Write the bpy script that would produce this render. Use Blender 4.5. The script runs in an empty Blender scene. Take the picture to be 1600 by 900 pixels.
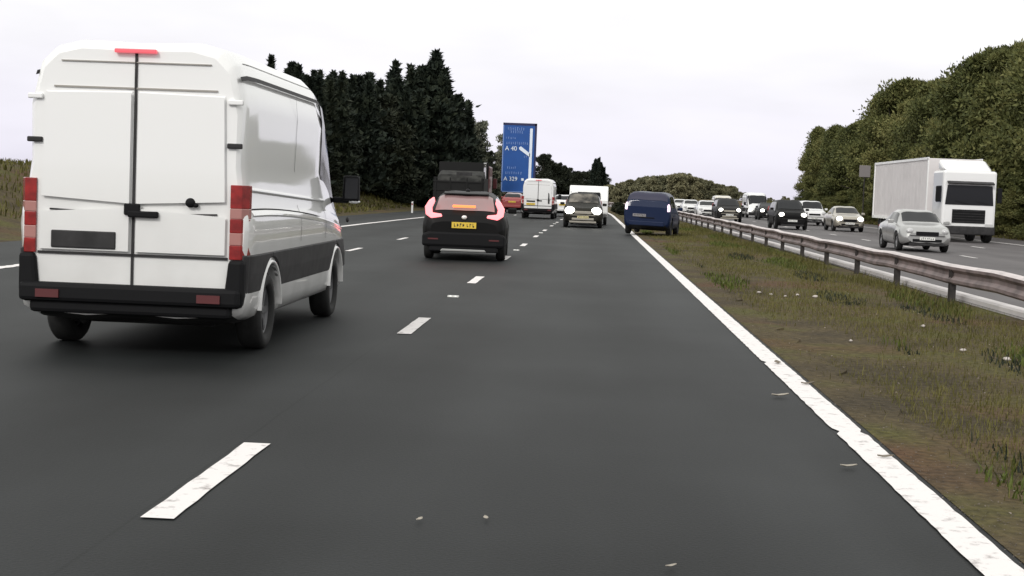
import bpy, math, random
import numpy as np
from mathutils import Vector, Matrix, Euler
R_ = math.radians
scene = bpy.context.scene
COL = scene.collection

# ------------------------------------------------------------------ camera
F_PX, YAW, PITCH, ROLL, CAM_H = 2346.9, .0491477, .0640035, .0383563, 1.535
cy_, sy_ = math.cos(YAW), math.sin(YAW)
Rv = Vector((cy_, sy_, 0)); F0 = Vector((-sy_, cy_, 0)); U0 = Vector((0, 0, 1))
Fv = F0*math.cos(PITCH) - U0*math.sin(PITCH)
Uv = U0*math.cos(PITCH) + F0*math.sin(PITCH)
Rc = Rv*math.cos(ROLL) + Uv*math.sin(ROLL)
Uc = -Rv*math.sin(ROLL) + Uv*math.cos(ROLL)
cam_data = bpy.data.cameras.new("camera")
cam = bpy.data.objects.new("camera", cam_data)
COL.objects.link(cam)
cam_data.sensor_width = 36
cam_data.lens = F_PX/1600*36
cam_data.clip_end = 6000
cam.matrix_world = Matrix(((Rc.x, Uc.x, -Fv.x, 0), (Rc.y, Uc.y, -Fv.y, 0), (Rc.z, Uc.z, -Fv.z, CAM_H), (0, 0, 0, 1)))
scene.camera = cam

# ------------------------------------------------------------------ light
SUN_EL, SUN_AZ = 33, 203          # compass style: behind the camera and a little left
world = bpy.data.worlds.new("World")
scene.world = world
world.use_nodes = True
wn, wl = world.node_tree.nodes, world.node_tree.links
wn.clear()
wo = wn.new('ShaderNodeOutputWorld'); bg = wn.new('ShaderNodeBackground')
sky = wn.new('ShaderNodeTexSky'); sky.sky_type = 'NISHITA'; sky.sun_disc = False
sky.sun_elevation = R_(SUN_EL); sky.sun_rotation = R_(SUN_AZ)
hs = wn.new('ShaderNodeHueSaturation'); hs.inputs['Saturation'].default_value = .25
wl.new(sky.outputs[0], hs.inputs['Color'])
tc = wn.new('ShaderNodeTexCoord'); sp = wn.new('ShaderNodeSeparateXYZ')
wl.new(tc.outputs['Generated'], sp.inputs[0])
rmp = wn.new('ShaderNodeValToRGB')
wl.new(sp.outputs['Z'], rmp.inputs[0])
el = rmp.color_ramp.elements
el[0].position = 0.0; el[0].color = (.80, .775, .885, 1)
el[1].position = .16; el[1].color = (1.06, 1.06, 1.03, 1)
e = el.new(.055); e.color = (.90, .88, .96, 1)
cn = wn.new('ShaderNodeTexNoise'); cn.inputs['Scale'].default_value = 5; cn.inputs['Detail'].default_value = 4
mp = wn.new('ShaderNodeMapping'); mp.inputs['Scale'].default_value = (1, 1, 4)
wl.new(tc.outputs['Generated'], mp.inputs[0]); wl.new(mp.outputs[0], cn.inputs['Vector'])
mr = wn.new('ShaderNodeMapRange'); mr.inputs['From Min'].default_value = .3; mr.inputs['From Max'].default_value = .7
mr.inputs['To Min'].default_value = 10.0; mr.inputs['To Max'].default_value = 11.6
wl.new(cn.outputs['Fac'], mr.inputs['Value'])
vm = wn.new('ShaderNodeVectorMath'); vm.operation = 'SCALE'
wl.new(rmp.outputs[0], vm.inputs[0]); wl.new(mr.outputs[0], vm.inputs['Scale'])
mx = wn.new('ShaderNodeMixRGB'); mx.inputs[0].default_value = .9      # cloud sheet in front of the clear sky
wl.new(hs.outputs[0], mx.inputs[1]); wl.new(vm.outputs[0], mx.inputs[2])
wl.new(mx.outputs[0], bg.inputs[0]); bg.inputs[1].default_value = .1
wl.new(bg.outputs[0], wo.inputs[0])
sd = bpy.data.lights.new("sun", 'SUN'); sd.energy = 1.5; sd.angle = R_(10); sd.color = (1, .97, .93)
sun = bpy.data.objects.new("sun", sd); COL.objects.link(sun)
az = R_(SUN_AZ)
to_sun = Vector((math.sin(az)*math.cos(R_(SUN_EL)), math.cos(az)*math.cos(R_(SUN_EL)), math.sin(R_(SUN_EL))))
sun.rotation_euler = to_sun.to_track_quat('Z', 'Y').to_euler()
scene.view_settings.view_transform = 'Standard'
scene.view_settings.look = 'None'
scene.view_settings.exposure = 0.0
scene.view_settings.gamma = 1
scene.view_settings.use_curve_mapping = False
scene.cycles.max_bounces = 6
scene.cycles.use_denoising = True

# ------------------------------------------------------------------ materials
def base_mat(name):
    m = bpy.data.materials.new(name); m.use_nodes = True
    return m, m.node_tree.nodes, m.node_tree.links, m.node_tree.nodes['Principled BSDF']

def mat(name, col, rough=.5, metal=0., coat=0., var=.0, scale=3., spec=.5, emit=None, es=0., bump=0., bscale=40., col2=None):
    m, n, l, p = base_mat(name)
    p.inputs['Roughness'].default_value = rough
    p.inputs['Metallic'].default_value = metal
    p.inputs['Coat Weight'].default_value = coat
    p.inputs['Coat Roughness'].default_value = .06
    p.inputs['Specular IOR Level'].default_value = spec
    c = (*col, 1)
    tcn = n.new('ShaderNodeTexCoord')
    if var or col2:
        nz = n.new('ShaderNodeTexNoise'); nz.inputs['Scale'].default_value = scale; nz.inputs['Detail'].default_value = 6
        l.new(tcn.outputs['Object'], nz.inputs['Vector'])
        r = n.new('ShaderNodeValToRGB'); l.new(nz.outputs['Fac'], r.inputs[0])
        a, b = r.color_ramp.elements
        a.position = .33; b.position = .67
        if col2: a.color = c; b.color = (*col2, 1)
        else:
            a.color = (*[x*(1-var) for x in col], 1); b.color = (*[min(1, x*(1+var)) for x in col], 1)
        l.new(r.outputs[0], p.inputs['Base Color'])
    else:
        p.inputs['Base Color'].default_value = c
    if emit:
        p.inputs['Emission Color'].default_value = (*emit, 1); p.inputs['Emission Strength'].default_value = es
    if bump:
        nb = n.new('ShaderNodeTexNoise'); nb.inputs['Scale'].default_value = bscale; nb.inputs['Detail'].default_value = 4
        l.new(tcn.outputs['Object'], nb.inputs['Vector'])
        bp = n.new('ShaderNodeBump'); bp.inputs['Strength'].default_value = bump; bp.inputs['Distance'].default_value = .02
        l.new(nb.outputs['Fac'], bp.inputs['Height']); l.new(bp.outputs[0], p.inputs['Normal'])
    return m

def paint(name, col, coat=.6, rough=.35, dirt=.12, spec=.5):
    """vehicle paint with a little road dirt low down"""
    m, n, l, p = base_mat(name)
    p.inputs['Roughness'].default_value = rough; p.inputs['Coat Weight'].default_value = coat; p.inputs['Specular IOR Level'].default_value = spec
    p.inputs['Coat Roughness'].default_value = .05
    t = n.new('ShaderNodeTexCoord'); s = n.new('ShaderNodeSeparateXYZ'); l.new(t.outputs['Object'], s.inputs[0])
    nz = n.new('ShaderNodeTexNoise'); nz.inputs['Scale'].default_value = 2.2; nz.inputs['Detail'].default_value = 7
    l.new(t.outputs['Object'], nz.inputs['Vector'])
    mr_ = n.new('ShaderNodeMapRange'); mr_.inputs['From Min'].default_value = 1.5; mr_.inputs['From Max'].default_value = .25
    l.new(s.outputs['Z'], mr_.inputs['Value'])
    mu = n.new('ShaderNodeMath'); mu.operation = 'MULTIPLY'; l.new(mr_.outputs[0], mu.inputs[0]); l.new(nz.outputs['Fac'], mu.inputs[1])
    m2 = n.new('ShaderNodeMath'); m2.operation = 'MULTIPLY'; l.new(mu.outputs[0], m2.inputs[0]); m2.inputs[1].default_value = dirt*3
    mixn = n.new('ShaderNodeMixRGB'); l.new(m2.outputs[0], mixn.inputs[0])
    mixn.inputs[1].default_value = (*col, 1); mixn.inputs[2].default_value = (.16, .14, .115, 1)
    l.new(mixn.outputs[0], p.inputs['Base Color'])
    return m

M = {}
M['white'] = paint('white_paint', (.86, .86, .85), coat=1, dirt=.20)
M['white2'] = paint('white_paint_plain', (.8, .8, .8), dirt=.08)
M['cream'] = paint('cream_paint', (.68, .64, .56))
M['silver'] = mat('silver_paint', (.42, .42, .41), .3, .6, .5)
M['champagne'] = mat('champagne_paint', (.42, .39, .33), .3, .5, .5)
M['black'] = paint('black_paint', (.003, .003, .0035), coat=.10, rough=.6, dirt=.01, spec=.15)
M['darkgrey'] = paint('dark_grey_paint', (.010, .010, .011), coat=.12, rough=.55, dirt=.03, spec=.15)
M['darkgreen'] = paint('dark_green_paint', (.008, .008, .005), coat=.12, rough=.55, dirt=.05, spec=.15)
M['blue'] = paint('blue_paint', (.004, .013, .048), coat=.2, rough=.5, dirt=.02, spec=.15)
M['red'] = paint('red_paint', (.28, .03, .03), dirt=.08)
M['darkred'] = mat('dark_red_paint', (.09, .012, .014), .5, 0, .2)
M['plastic'] = mat('dark_plastic', (.030, .029, .030), .6, spec=.25, var=.3, scale=6)
M['blackplastic'] = mat('black_plastic', (.006, .006, .007), .7, spec=.2)
M['under'] = mat('underbody', (.006, .006, .006), .9)
M['glass'] = mat('vehicle_glass', (.010, .011, .013), .12, spec=.35)
M['tyre'] = mat('tyre_rubber', (.012, .012, .012), .8, var=.3, scale=12)
M['rim'] = mat('alloy_rim', (.35, .35, .36), .35, .8)
M['rimdark'] = mat('steel_rim', (.12, .12, .125), .5, .4)
M['chrome'] = mat('chrome', (.7, .7, .7), .15, 1)
M['rail'] = mat('galvanised_steel', (.17, .13, .125), .6, .1, var=.4, scale=2.2, bump=.1)
M['rail_lit_top'] = mat('painted_rail_highlight', (.60, .54, .53), .5, .1, var=.15, scale=2)  # lighter copy of the rail colour, paints its top edge as lit
M['post'] = mat('steel_post', (.035, .03, .028), .7, .2, var=.3, scale=8)
M['rearlamp'] = mat('rear_lamp_glass', (.26, .012, .012), .25, 0, .5, var=.3, scale=14)
M['lampclear'] = mat('reversing_lamp_glass', (.42, .20, .18), .2, 0, .5)
M['brake'] = mat('lit_brake_lamp', (.5, .05, .05), .3, emit=(1, .26, .28), es=2.2)
M['brakebar'] = mat('lit_brake_strip', (.5, .1, .03), .3, emit=(1, .24, .07), es=1.8)
M['braketop'] = mat('lit_high_brake_lamp', (.5, .03, .04), .3, emit=(1, .2, .25), es=.6)
M['brakepale'] = mat('lit_rear_lamp_pale', (.6, .4, .5), .3, emit=(1, .82, 1), es=1.3)
M['head'] = mat('lit_headlamp', (.8, .8, .75), .2, emit=(1, .97, .88), es=6)
M['headoff'] = mat('headlamp_glass', (.5, .5, .5), .15, 0, .6)
M['yplate'] = mat('yellow_plate', (.75, .52, .06), .4)
M['wplate'] = mat('white_plate', (.75, .75, .72), .4)
M['dullplate'] = mat('dull_plate', (.22, .21, .22), .5)
M['creamplate'] = mat('cream_plate', (.62, .55, .30), .4)
M['glyph'] = mat('plate_characters', (.01, .01, .01), .5)
M['boxwhite'] = mat('trailer_panel', (.66, .63, .63), .55, var=.06, scale=1.2)
M['caravan'] = mat('caravan_panel', (.86, .86, .85), .4, coat=.2, var=.03)
M['softgap'] = mat('shallow_gap', (.33, .31, .28), .6)
M['darkload'] = mat('dark_load', (.02, .02, .018), .9, var=.8, scale=3)
M['badge'] = mat('badge_chrome', (.85, .82, .8), .3, .3, emit=None)

# foliage
def leaf_mat(name, c1, c2, c3):
    m, n, l, p = base_mat(name)
    p.inputs['Roughness'].default_value = .7; p.inputs['Specular IOR Level'].default_value = .2
    g = n.new('ShaderNodeNewGeometry'); t = n.new('ShaderNodeTexCoord')
    oi = n.new('ShaderNodeObjectInfo')
    nz = n.new('ShaderNodeTexNoise'); nz.inputs['Scale'].default_value = .8; nz.inputs['Detail'].default_value = 3
    l.new(t.outputs['Object'], nz.inputs['Vector'])
    ad = n.new('ShaderNodeMath'); ad.operation = 'MULTIPLY_ADD'
    l.new(g.outputs['Random Per Island'], ad.inputs[0]); ad.inputs[1].default_value = .45; l.new(nz.outputs['Fac'], ad.inputs[2])
    a2 = n.new('ShaderNodeMath'); a2.operation = 'MULTIPLY_ADD'
    l.new(oi.outputs['Random'], a2.inputs[0]); a2.inputs[1].default_value = .55; l.new(ad.outputs[0], a2.inputs[2])
    sb = n.new('ShaderNodeMath'); sb.operation = 'SUBTRACT'; l.new(a2.outputs[0], sb.inputs[0]); sb.inputs[1].default_value = .48
    r = n.new('ShaderNodeValToRGB'); l.new(sb.outputs[0], r.inputs[0])
    r.color_ramp.elements[0].color = (*c1, 1); r.color_ramp.elements[0].position = .1
    r.color_ramp.elements[1].color = (*c3, 1); r.color_ramp.elements[1].position = .95
    e_ = r.color_ramp.elements.new(.5); e_.color = (*c2, 1)
    l.new(r.outputs[0], p.inputs['Base Color'])
    return m
M['needles'] = leaf_mat('conifer_needles', (.011, .017, .013), (.019, .027, .019), (.042, .050, .030))
M['olive'] = leaf_mat('olive_leaves', (.058, .070, .026), (.112, .120, .040), (.20, .190, .070))
M['dusky'] = leaf_mat('dusky_leaves', (.12, .122, .075), (.175, .17, .10), (.25, .23, .135))
M['pale'] = leaf_mat('pale_grey_leaves', (.07, .085, .06), (.12, .13, .095), (.18, .18, .13))
M['darkleaf'] = leaf_mat('dark_green_leaves', (.016, .022, .015), (.028, .034, .022), (.05, .055, .032))
M['bark'] = mat('bark', (.06, .05, .04), .9, var=.3, scale=5)
M['blade'] = leaf_mat('grass_blades', (.055, .055, .014), (.098, .092, .024), (.155, .135, .045))
M['weed'] = leaf_mat('weed_leaves', (.04, .055, .012), (.075, .095, .018), (.11, .13, .03))
M['stone'] = mat('pale_stone', (.5, .45, .42), .8, var=.25, scale=20)
M['dryleaf'] = mat('dry_leaf', (.42, .38, .32), .8, var=.2, scale=30)

# asphalt
def asphalt(name, c_dark, c_light, tracks):
    m, n, l, p = base_mat(name)
    p.inputs['Roughness'].default_value = .62
    p.inputs['Specular IOR Level'].default_value = .16
    t = n.new('ShaderNodeTexCoord')
    mpn = n.new('ShaderNodeMapping'); mpn.inputs['Scale'].default_value = (1.0, .12, 1); l.new(t.outputs['Object'], mpn.inputs[0])
    a = n.new('ShaderNodeTexNoise'); a.inputs['Scale'].default_value = .9; a.inputs['Detail'].default_value = 5; l.new(mpn.outputs[0], a.inputs['Vector'])
    f = n.new('ShaderNodeTexNoise'); f.inputs['Scale'].default_value = 55; f.inputs['Detail'].default_value = 3; l.new(t.outputs['Object'], f.inputs['Vector'])
    b = n.new('ShaderNodeTexNoise'); b.inputs['Scale'].default_value = .35; b.inputs['Detail'].default_value = 3; l.new(t.outputs['Object'], b.inputs['Vector'])
    def ma(op, x, y, z=None):
        q = n.new('ShaderNodeMath'); q.operation = op
        for i, v in enumerate((x, y, z)):
            if v is None: continue
            if isinstance(v, (int, float)): q.inputs[i].default_value = v
            else: l.new(v, q.inputs[i])
        return q.outputs[0]
    s = n.new('ShaderNodeSeparateXYZ'); l.new(t.outputs['Object'], s.inputs[0])
    tr = ma('SINE', ma('MULTIPLY', ma('ADD', s.outputs['X'], tracks), 2*math.pi/1.83), 0)
    v = ma('MULTIPLY_ADD', a.outputs['Fac'], .62, ma('MULTIPLY_ADD', b.outputs['Fac'], .62, -.17))
    v = ma('MULTIPLY_ADD', tr, .07, v)
    v = ma('MULTIPLY_ADD', f.outputs['Fac'], .30, v)
    g2 = n.new('ShaderNodeTexNoise'); g2.inputs['Scale'].default_value = 170; g2.inputs['Detail'].default_value = 2; l.new(t.outputs['Object'], g2.inputs['Vector'])
    v = ma('MULTIPLY_ADD', ma('SUBTRACT', g2.outputs['Fac'], .5), .75, v)
    # worn joint between paving passes: thin dark wandering line beside the lane line
    wv = n.new('ShaderNodeTexNoise'); wv.inputs['Scale'].default_value = .5; l.new(t.outputs['Object'], wv.inputs['Vector'])
    jx = ma('ABSOLUTE', ma('SUBTRACT', ma('MODULO', ma('ADD', ma('MULTIPLY_ADD', wv.outputs['Fac'], .05, s.outputs['X']), 102.15), 3.7), 0.28), 0)
    v = ma('SUBTRACT', v, ma('MULTIPLY', ma('LESS_THAN', jx, .009), .12))
    # darker oily strip down each lane centre
    oil = ma('POWER', ma('MULTIPLY_ADD', ma('COSINE', ma('MULTIPLY', ma('ADD', s.outputs['X'], .03), 2*math.pi/3.7), 0), .5, .5), 4)
    v = ma('SUBTRACT', v, ma('MULTIPLY', oil, ma('MULTIPLY', a.outputs['Fac'], .16)))
    r = n.new('ShaderNodeValToRGB'); l.new(v, r.inputs[0])
    r.color_ramp.elements[0].position = .35; r.color_ramp.elements[0].color = (*c_dark, 1)
    r.color_ramp.elements[1].position = .9; r.color_ramp.elements[1].color = (*c_light, 1)
    l.new(r.outputs[0], p.inputs['Base Color'])
    bp = n.new('ShaderNodeBump'); bp.inputs['Strength'].default_value = .35; bp.inputs['Distance'].default_value = .006
    l.new(f.outputs['Fac'], bp.inputs['Height']); l.new(bp.outputs[0], p.inputs['Normal'])
    return m
M['asphalt'] = asphalt('asphalt', (.0055, .0066, .0068), (.032, .0345, .0355), .9)
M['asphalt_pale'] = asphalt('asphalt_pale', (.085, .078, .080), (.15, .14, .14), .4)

def line_mat():
    m, n, l, p = base_mat('road_paint')
    p.inputs['Roughness'].default_value = .6
    t = n.new('ShaderNodeTexCoord')
    a = n.new('ShaderNodeTexNoise'); a.inputs['Scale'].default_value = 9; a.inputs['Detail'].default_value = 8; a.inputs['Roughness'].default_value = .7
    l.new(t.outputs['Object'], a.inputs['Vector'])
    r = n.new('ShaderNodeValToRGB'); l.new(a.outputs['Fac'], r.inputs[0])
    r.color_ramp.elements[0].position = .30; r.color_ramp.elements[0].color = (.30, .27, .26, 1)
    r.color_ramp.elements[1].position = .46; r.color_ramp.elements[1].color = (.80, .765, .75, 1)
    l.new(r.outputs[0], p.inputs['Base Color'])
    return m
M['line'] = line_mat()

def soil():
    m, n, l, p = base_mat('verge_soil')
    p.inputs['Roughness'].default_value = .95; p.inputs['Specular IOR Level'].default_value = .15
    t = n.new('ShaderNodeTexCoord')
    def noise(s, d=5, off=0):
        mpn = n.new('ShaderNodeMapping'); mpn.inputs['Location'].default_value = (off, off*2, 0); l.new(t.outputs['Object'], mpn.inputs[0])
        q = n.new('ShaderNodeTexNoise'); q.inputs['Scale'].default_value = s; q.inputs['Detail'].default_value = d; l.new(mpn.outputs[0], q.inputs['Vector']); return q.outputs['Fac']
    r = n.new('ShaderNodeValToRGB'); l.new(noise(.55), r.inputs[0])
    el_ = r.color_ramp.elements
    el_[0].position = .36; el_[0].color = (.058, .046, .028, 1); el_[1].position = .62; el_[1].color = (.085, .080, .026, 1)
    q = el_.new(.5); q.color = (.088, .068, .036, 1)
    r2 = n.new('ShaderNodeValToRGB'); l.new(noise(.3, 3, 7.3), r2.inputs[0])
    r2.color_ramp.elements[0].position = .55; r2.color_ramp.elements[0].color = (0, 0, 0, 1)
    r2.color_ramp.elements[1].position = .72; r2.color_ramp.elements[1].color = (1, 1, 1, 1)
    mxx = n.new('ShaderNodeMixRGB'); l.new(r2.outputs[0], mxx.inputs[0]); l.new(r.outputs[0], mxx.inputs[1]); mxx.inputs[2].default_value = (.105, .055, .032, 1)
    f = noise(14, 6, 3)
    mr_ = n.new('ShaderNodeMapRange'); mr_.inputs['From Min'].default_value = .3; mr_.inputs['From Max'].default_value = .7
    mr_.inputs['To Min'].default_value = .6; mr_.inputs['To Max'].default_value = 1.35; l.new(f, mr_.inputs['Value'])
    vv = n.new('ShaderNodeVectorMath'); vv.operation = 'SCALE'; l.new(mxx.outputs[0], vv.inputs[0]); l.new(mr_.outputs[0], vv.inputs['Scale'])
    l.new(vv.outputs[0], p.inputs['Base Color'])
    bp = n.new('ShaderNodeBump'); bp.inputs['Strength'].default_value = .8; bp.inputs['Distance'].default_value = .05
    l.new(f, bp.inputs['Height']); l.new(bp.outputs[0], p.inputs['Normal'])
    return m
M['soil'] = soil()

# ------------------------------------------------------------------ mesh builder
class B:
    def __init__(s): s.v = []; s.f = []; s.m = []; s.sm = []
    def add(s, vs, fs, mi=0, smooth=False):
        o = len(s.v); s.v += [tuple(map(float, p)) for p in vs]
        for f in fs: s.f.append(tuple(i+o for i in f)); s.m.append(mi); s.sm.append(smooth)
        return s
    def box(s, c, size, rot=None, mi=0, taper=1.0):
        hx, hy, hz = (q/2 for q in size)
        vs = []
        for z in (-hz, hz):
            k = taper if z > 0 else 1
            vs += [Vector((x*k, y*k, z)) for x, y in ((-hx, -hy), (hx, -hy), (hx, hy), (-hx, hy))]
        if rot: 
            e_ = Euler(rot); vs = [Vector(q) for q in vs]
            for q in vs: q.rotate(e_)
        vs = [q+Vector(c) for q in vs]
        return s.add(vs, [(3, 2, 1, 0), (4, 5, 6, 7), (0, 1, 5, 4), (1, 2, 6, 5), (2, 3, 7, 6), (3, 0, 4, 7)], mi)
    def tube(s, p0, p1, r0, r1=None, n=12, mi=0, caps=True):
        r1 = r0 if r1 is None else r1
        p0, p1 = Vector(p0), Vector(p1); d = (p1-p0).normalized()
        a = d.orthogonal().normalized(); b = d.cross(a)
        vs = [p0+(a*math.cos(t)+b*math.sin(t))*r0 for t in [2*math.pi*i/n for i in range(n)]]
        vs += [p1+(a*math.cos(t)+b*math.sin(t))*r1 for t in [2*math.pi*i/n for i in range(n)]]
        s.add(vs, [(i, (i+1) % n, n+(i+1) % n, n+i) for i in range(n)], mi, True)
        if caps:
            s.add(vs[:n], [tuple(range(n))[::-1]], mi); s.add(vs[n:], [tuple(range(n))], mi)
        return s
    def ell(s, c, r, n=12, k=8, mi=0, rot=None):
        vs = []; fs = []
        for j in range(k+1):
            ph = math.pi*j/k
            for i in range(n):
                t = 2*math.pi*i/n
                q = Vector((r[0]*math.sin(ph)*math.cos(t), r[1]*math.sin(ph)*math.sin(t), r[2]*math.cos(ph)))
                if rot: q.rotate(Euler(rot))
                vs.append(q+Vector(c))
        for j in range(k):
            for i in range(n):
                fs.append((j*n+i, (j+1)*n+i, (j+1)*n+(i+1) % n, j*n+(i+1) % n))
        return s.add(vs, fs, mi, True)
    def revolve(s, c, prof, axis='x', n=28, mi=0, closed=True):
        """prof: list of (along, radius)"""
        vs = []; fs = []; k = len(prof)
        for i in range(n):
            t = 2*math.pi*i/n
            for a, r in prof:
                q = (a, r*math.cos(t), r*math.sin(t)) if axis == 'x' else ((r*math.cos(t), r*math.sin(t), a) if axis == 'z' else (r*math.cos(t), a, r*math.sin(t)))
                vs.append((q[0]+c[0], q[1]+c[1], q[2]+c[2]))
        for i in range(n):
            for j in range(k if closed else k-1):
                fs.append((i*k+j, i*k+(j+1) % k, ((i+1) % n)*k+(j+1) % k, ((i+1) % n)*k+j))
        return s.add(vs, fs, mi, True)
    def prism(s, poly, axis, a0, a1, mi=0):
        """poly in the other two coordinates (in xyz order), extruded along axis"""
        n = len(poly); vs = []
        for a in (a0, a1):
            for u, v in poly:
                vs.append({'x': (a, u, v), 'y': (u, a, v), 'z': (u, v, a)}[axis])
        s.add(vs, [tuple(range(n)), tuple(range(2*n-1, n-1, -1))]+[(i, n+i, n+(i+1) % n, (i+1) % n) for i in range(n)], mi)
        return s
    def build(s, name, mats, parent=None, bevel=0, solid=0):
        me = bpy.data.meshes.new(name)
        me.from_pydata(s.v, [], s.f); me.validate()
        if not isinstance(mats, (list, tuple)): mats = [mats]
        for q in mats: me.materials.append(M[q] if isinstance(q, str) else q)
        if len(me.polygons) == len(s.f):
            me.polygons.foreach_set('material_index', s.m); me.polygons.foreach_set('use_smooth', s.sm)
        me.update()
        o = bpy.data.objects.new(name, me); COL.objects.link(o)
        if parent: o.parent = parent
        if bevel:
            md = o.modifiers.new('b', 'BEVEL'); md.width = bevel; md.segments = 2; md.limit_method = 'ANGLE'; md.angle_limit = R_(40)
        if solid:
            md = o.modifiers.new('s', 'SOLIDIFY'); md.thickness = solid; md.offset = 0
        return o

def tag(o, label=None, cat=None, group=None, kind=None):
    if label: o['label'] = label
    if cat: o['category'] = cat
    if group: o['group'] = group
    if kind: o['kind'] = kind
    return o
def empty(name, loc=(0, 0, 0), rz=0):
    o = bpy.data.objects.new(name, None); COL.objects.link(o); o.location = loc; o.rotation_euler = (0, 0, rz); o.empty_display_size = .2
    return o
def copy_tree(o, parent=None):
    c = o.copy(); COL.objects.link(c); c.parent = parent
    for ch in list(KIDS.get(o.name, [])) or [q for q in o.children]:
        copy_tree(ch, c)
    return c
KIDS = {}

# ------------------------------------------------------------------ the lie of the road
def sR(Y): return -4e-4*max(0., Y-110)**2 if Y < 420 else -38.4-.248*(Y-420)
def sL(Y):
    if Y < 190: return 1.9e-4*max(0., Y-20)**2
    return 5.5+(sR(Y)-sR(190))
def shift(X, Y):
    w = min(1, max(0, (1.85-X)/11.25)); return sR(Y)*(1-w)+sL(Y)*w
def strip(name, x0, x1, y0, y1, z, m, dy=3., wob=0., parent=None, jag=0):
    b = B(); rnd = random.Random(name); n = max(2, int((y1-y0)/dy)+1); vs = []
    for i in range(n):
        y = y0+(y1-y0)*i/(n-1)
        for x in (x0, x1):
            vs.append((x+shift(x, y)+rnd.uniform(-wob, wob), y, z))
    b.add(vs, [(2*i, 2*i+1, 2*i+3, 2*i+2) for i in range(n-1)])
    return b.build(name, m, parent)

# ground: one sheet to the horizon, with low banks each side
def ground_z(x, y):
    xl = -13.4+sL(y) if y < 190 else -7.9+(sR(y)-sR(190)) if y < 420 else -45
    xr = 23.2+max(-6, sR(y))
    z = -.03
    if x < xl: t = min(1, (xl-x)/9); z += 1.9*t*t*(3-2*t)
    if x > xr: t = min(1, (x-xr)/8); z += 1.5*t*t*(3-2*t)
    if 2.3 < x-sR(y) < 5.6: z += .03*math.sin((x-sR(y)-2.3)/3.3*math.pi)-.0
    if y > 420: z -= 0
    return z
xs = sorted(set([-3000, -1500, -600, -250, -120, -70, -50]+[-40+i for i in range(0, 90)]+[1.9+i*.45 for i in range(10)]+[60, 80, 120, 250, 600, 1500, 3000]))
ys = [-200, -60, -20]+[i*4. for i in range(0, 60)]+[240+i*12. for i in range(0, 30)]+[640, 760, 1000, 1500, 2500, 4500]
b = B(); vs = [(x, y, ground_z(x, y)) for y in ys for x in xs]; nx = len(xs)
b.add(vs, [(j*nx+i, j*nx+i+1, (j+1)*nx+i+1, (j+1)*nx+i) for j in range(len(ys)-1) for i in range(nx-1)], 0, True)
tag(b.build('ground', 'soil'), kind='structure')
tag(strip('road', -12.9, 2.02, -60, 600, 0, 'asphalt'), kind='structure')
tag(strip('far_carriageway_road', 6.3, 22.8, -60, 600, .0, 'asphalt_pale'), kind='structure')
# ragged dirt edge beside the edge line
b = B(); rnd = random.Random(5); vs = []
n = 400
for i in range(n):
    y = -10+i*.5; k = .03*rnd.random()
    vs += [(1.955+sR(y), y, .004), (2.35+sR(y)+rnd.uniform(-.12, .1), y, .001), (2.45+sR(y), y, -.03)]
b.add(vs, [q for i in range(n-1) for q in ((3*i, 3*i+1, 3*i+4, 3*i+3), (3*i+1, 3*i+2, 3*i+5, 3*i+4))])
tag(b.build('road_edge_dirt', 'soil'), kind='structure')

# painted markings
def edge_line(name, xc, w, y0, y1, notches=(), rough=.004):
    b = B(); rnd = random.Random(name); y = y0; row = []
    while y < y1:
        st = .12 if y < 40 else 2.5
        l_, r_ = w/2+rnd.uniform(-rough, rough), w/2+rnd.uniform(-rough, rough)
        for a, c, sd_ in notches:
            if abs(y-a) < c:
                if sd_ <= 0: l_ -= .035
                if sd_ >= 0: r_ -= .03
        row.append((xc-l_+shift(xc, y), xc+r_+shift(xc, y), y)); y += st
    vs = []
    for l_, r_, y in row: vs += [(l_, y, .008), (r_, y, .008)]
    b.add(vs, [(2*i, 2*i+1, 2*i+3, 2*i+2) for i in range(len(row)-1)])
    return tag(b.build(name, 'line'), kind='structure')
edge_line('right_edge_line', 1.815, .20, -10, 600, notches=((10.15, .10, 0), (11.9, .05, 1), (14.3, .06, -1)))
edge_line('left_edge_line', -9.40, .22, -10, 600, rough=.02)
edge_line('far_carriageway_inner_line', 8.55, .2, -10, 600)
edge_line('far_carriageway_outer_line', 19.5, .2, -10, 600)
def dashes(name, xc, w, first, period, length, y1):
    b = B(); y = first; rnd = random.Random(name)
    while y < y1:
        n = 10; vs = []
        for i in range(n+1):
            yy = y+length*i/n; s_ = shift(xc, yy)
            vs += [(xc-w/2+s_+rnd.uniform(-.004, .004), yy, .008), (xc+w/2+s_+rnd.uniform(-.004, .004), yy, .008)]
        b.add(vs, [(2*i, 2*i+1, 2*i+3, 2*i+2) for i in range(n)]); y += period
    return tag(b.build(name, 'line'), kind='structure')
dashes('lane_line', -1.885, .15, 6.6-9*4, 9, 2.05, 400)
dashes('outer_lane_line', -5.62, .13, 6.6-9*4+1.2, 9, 2.05, 110)
dashes('far_carriageway_lane_line', 12.25, .13, 3-36, 9, 2, 400)
dashes('far_carriageway_outer_lane_line', 15.85, .15, 7-36, 9, 2, 400)

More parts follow.
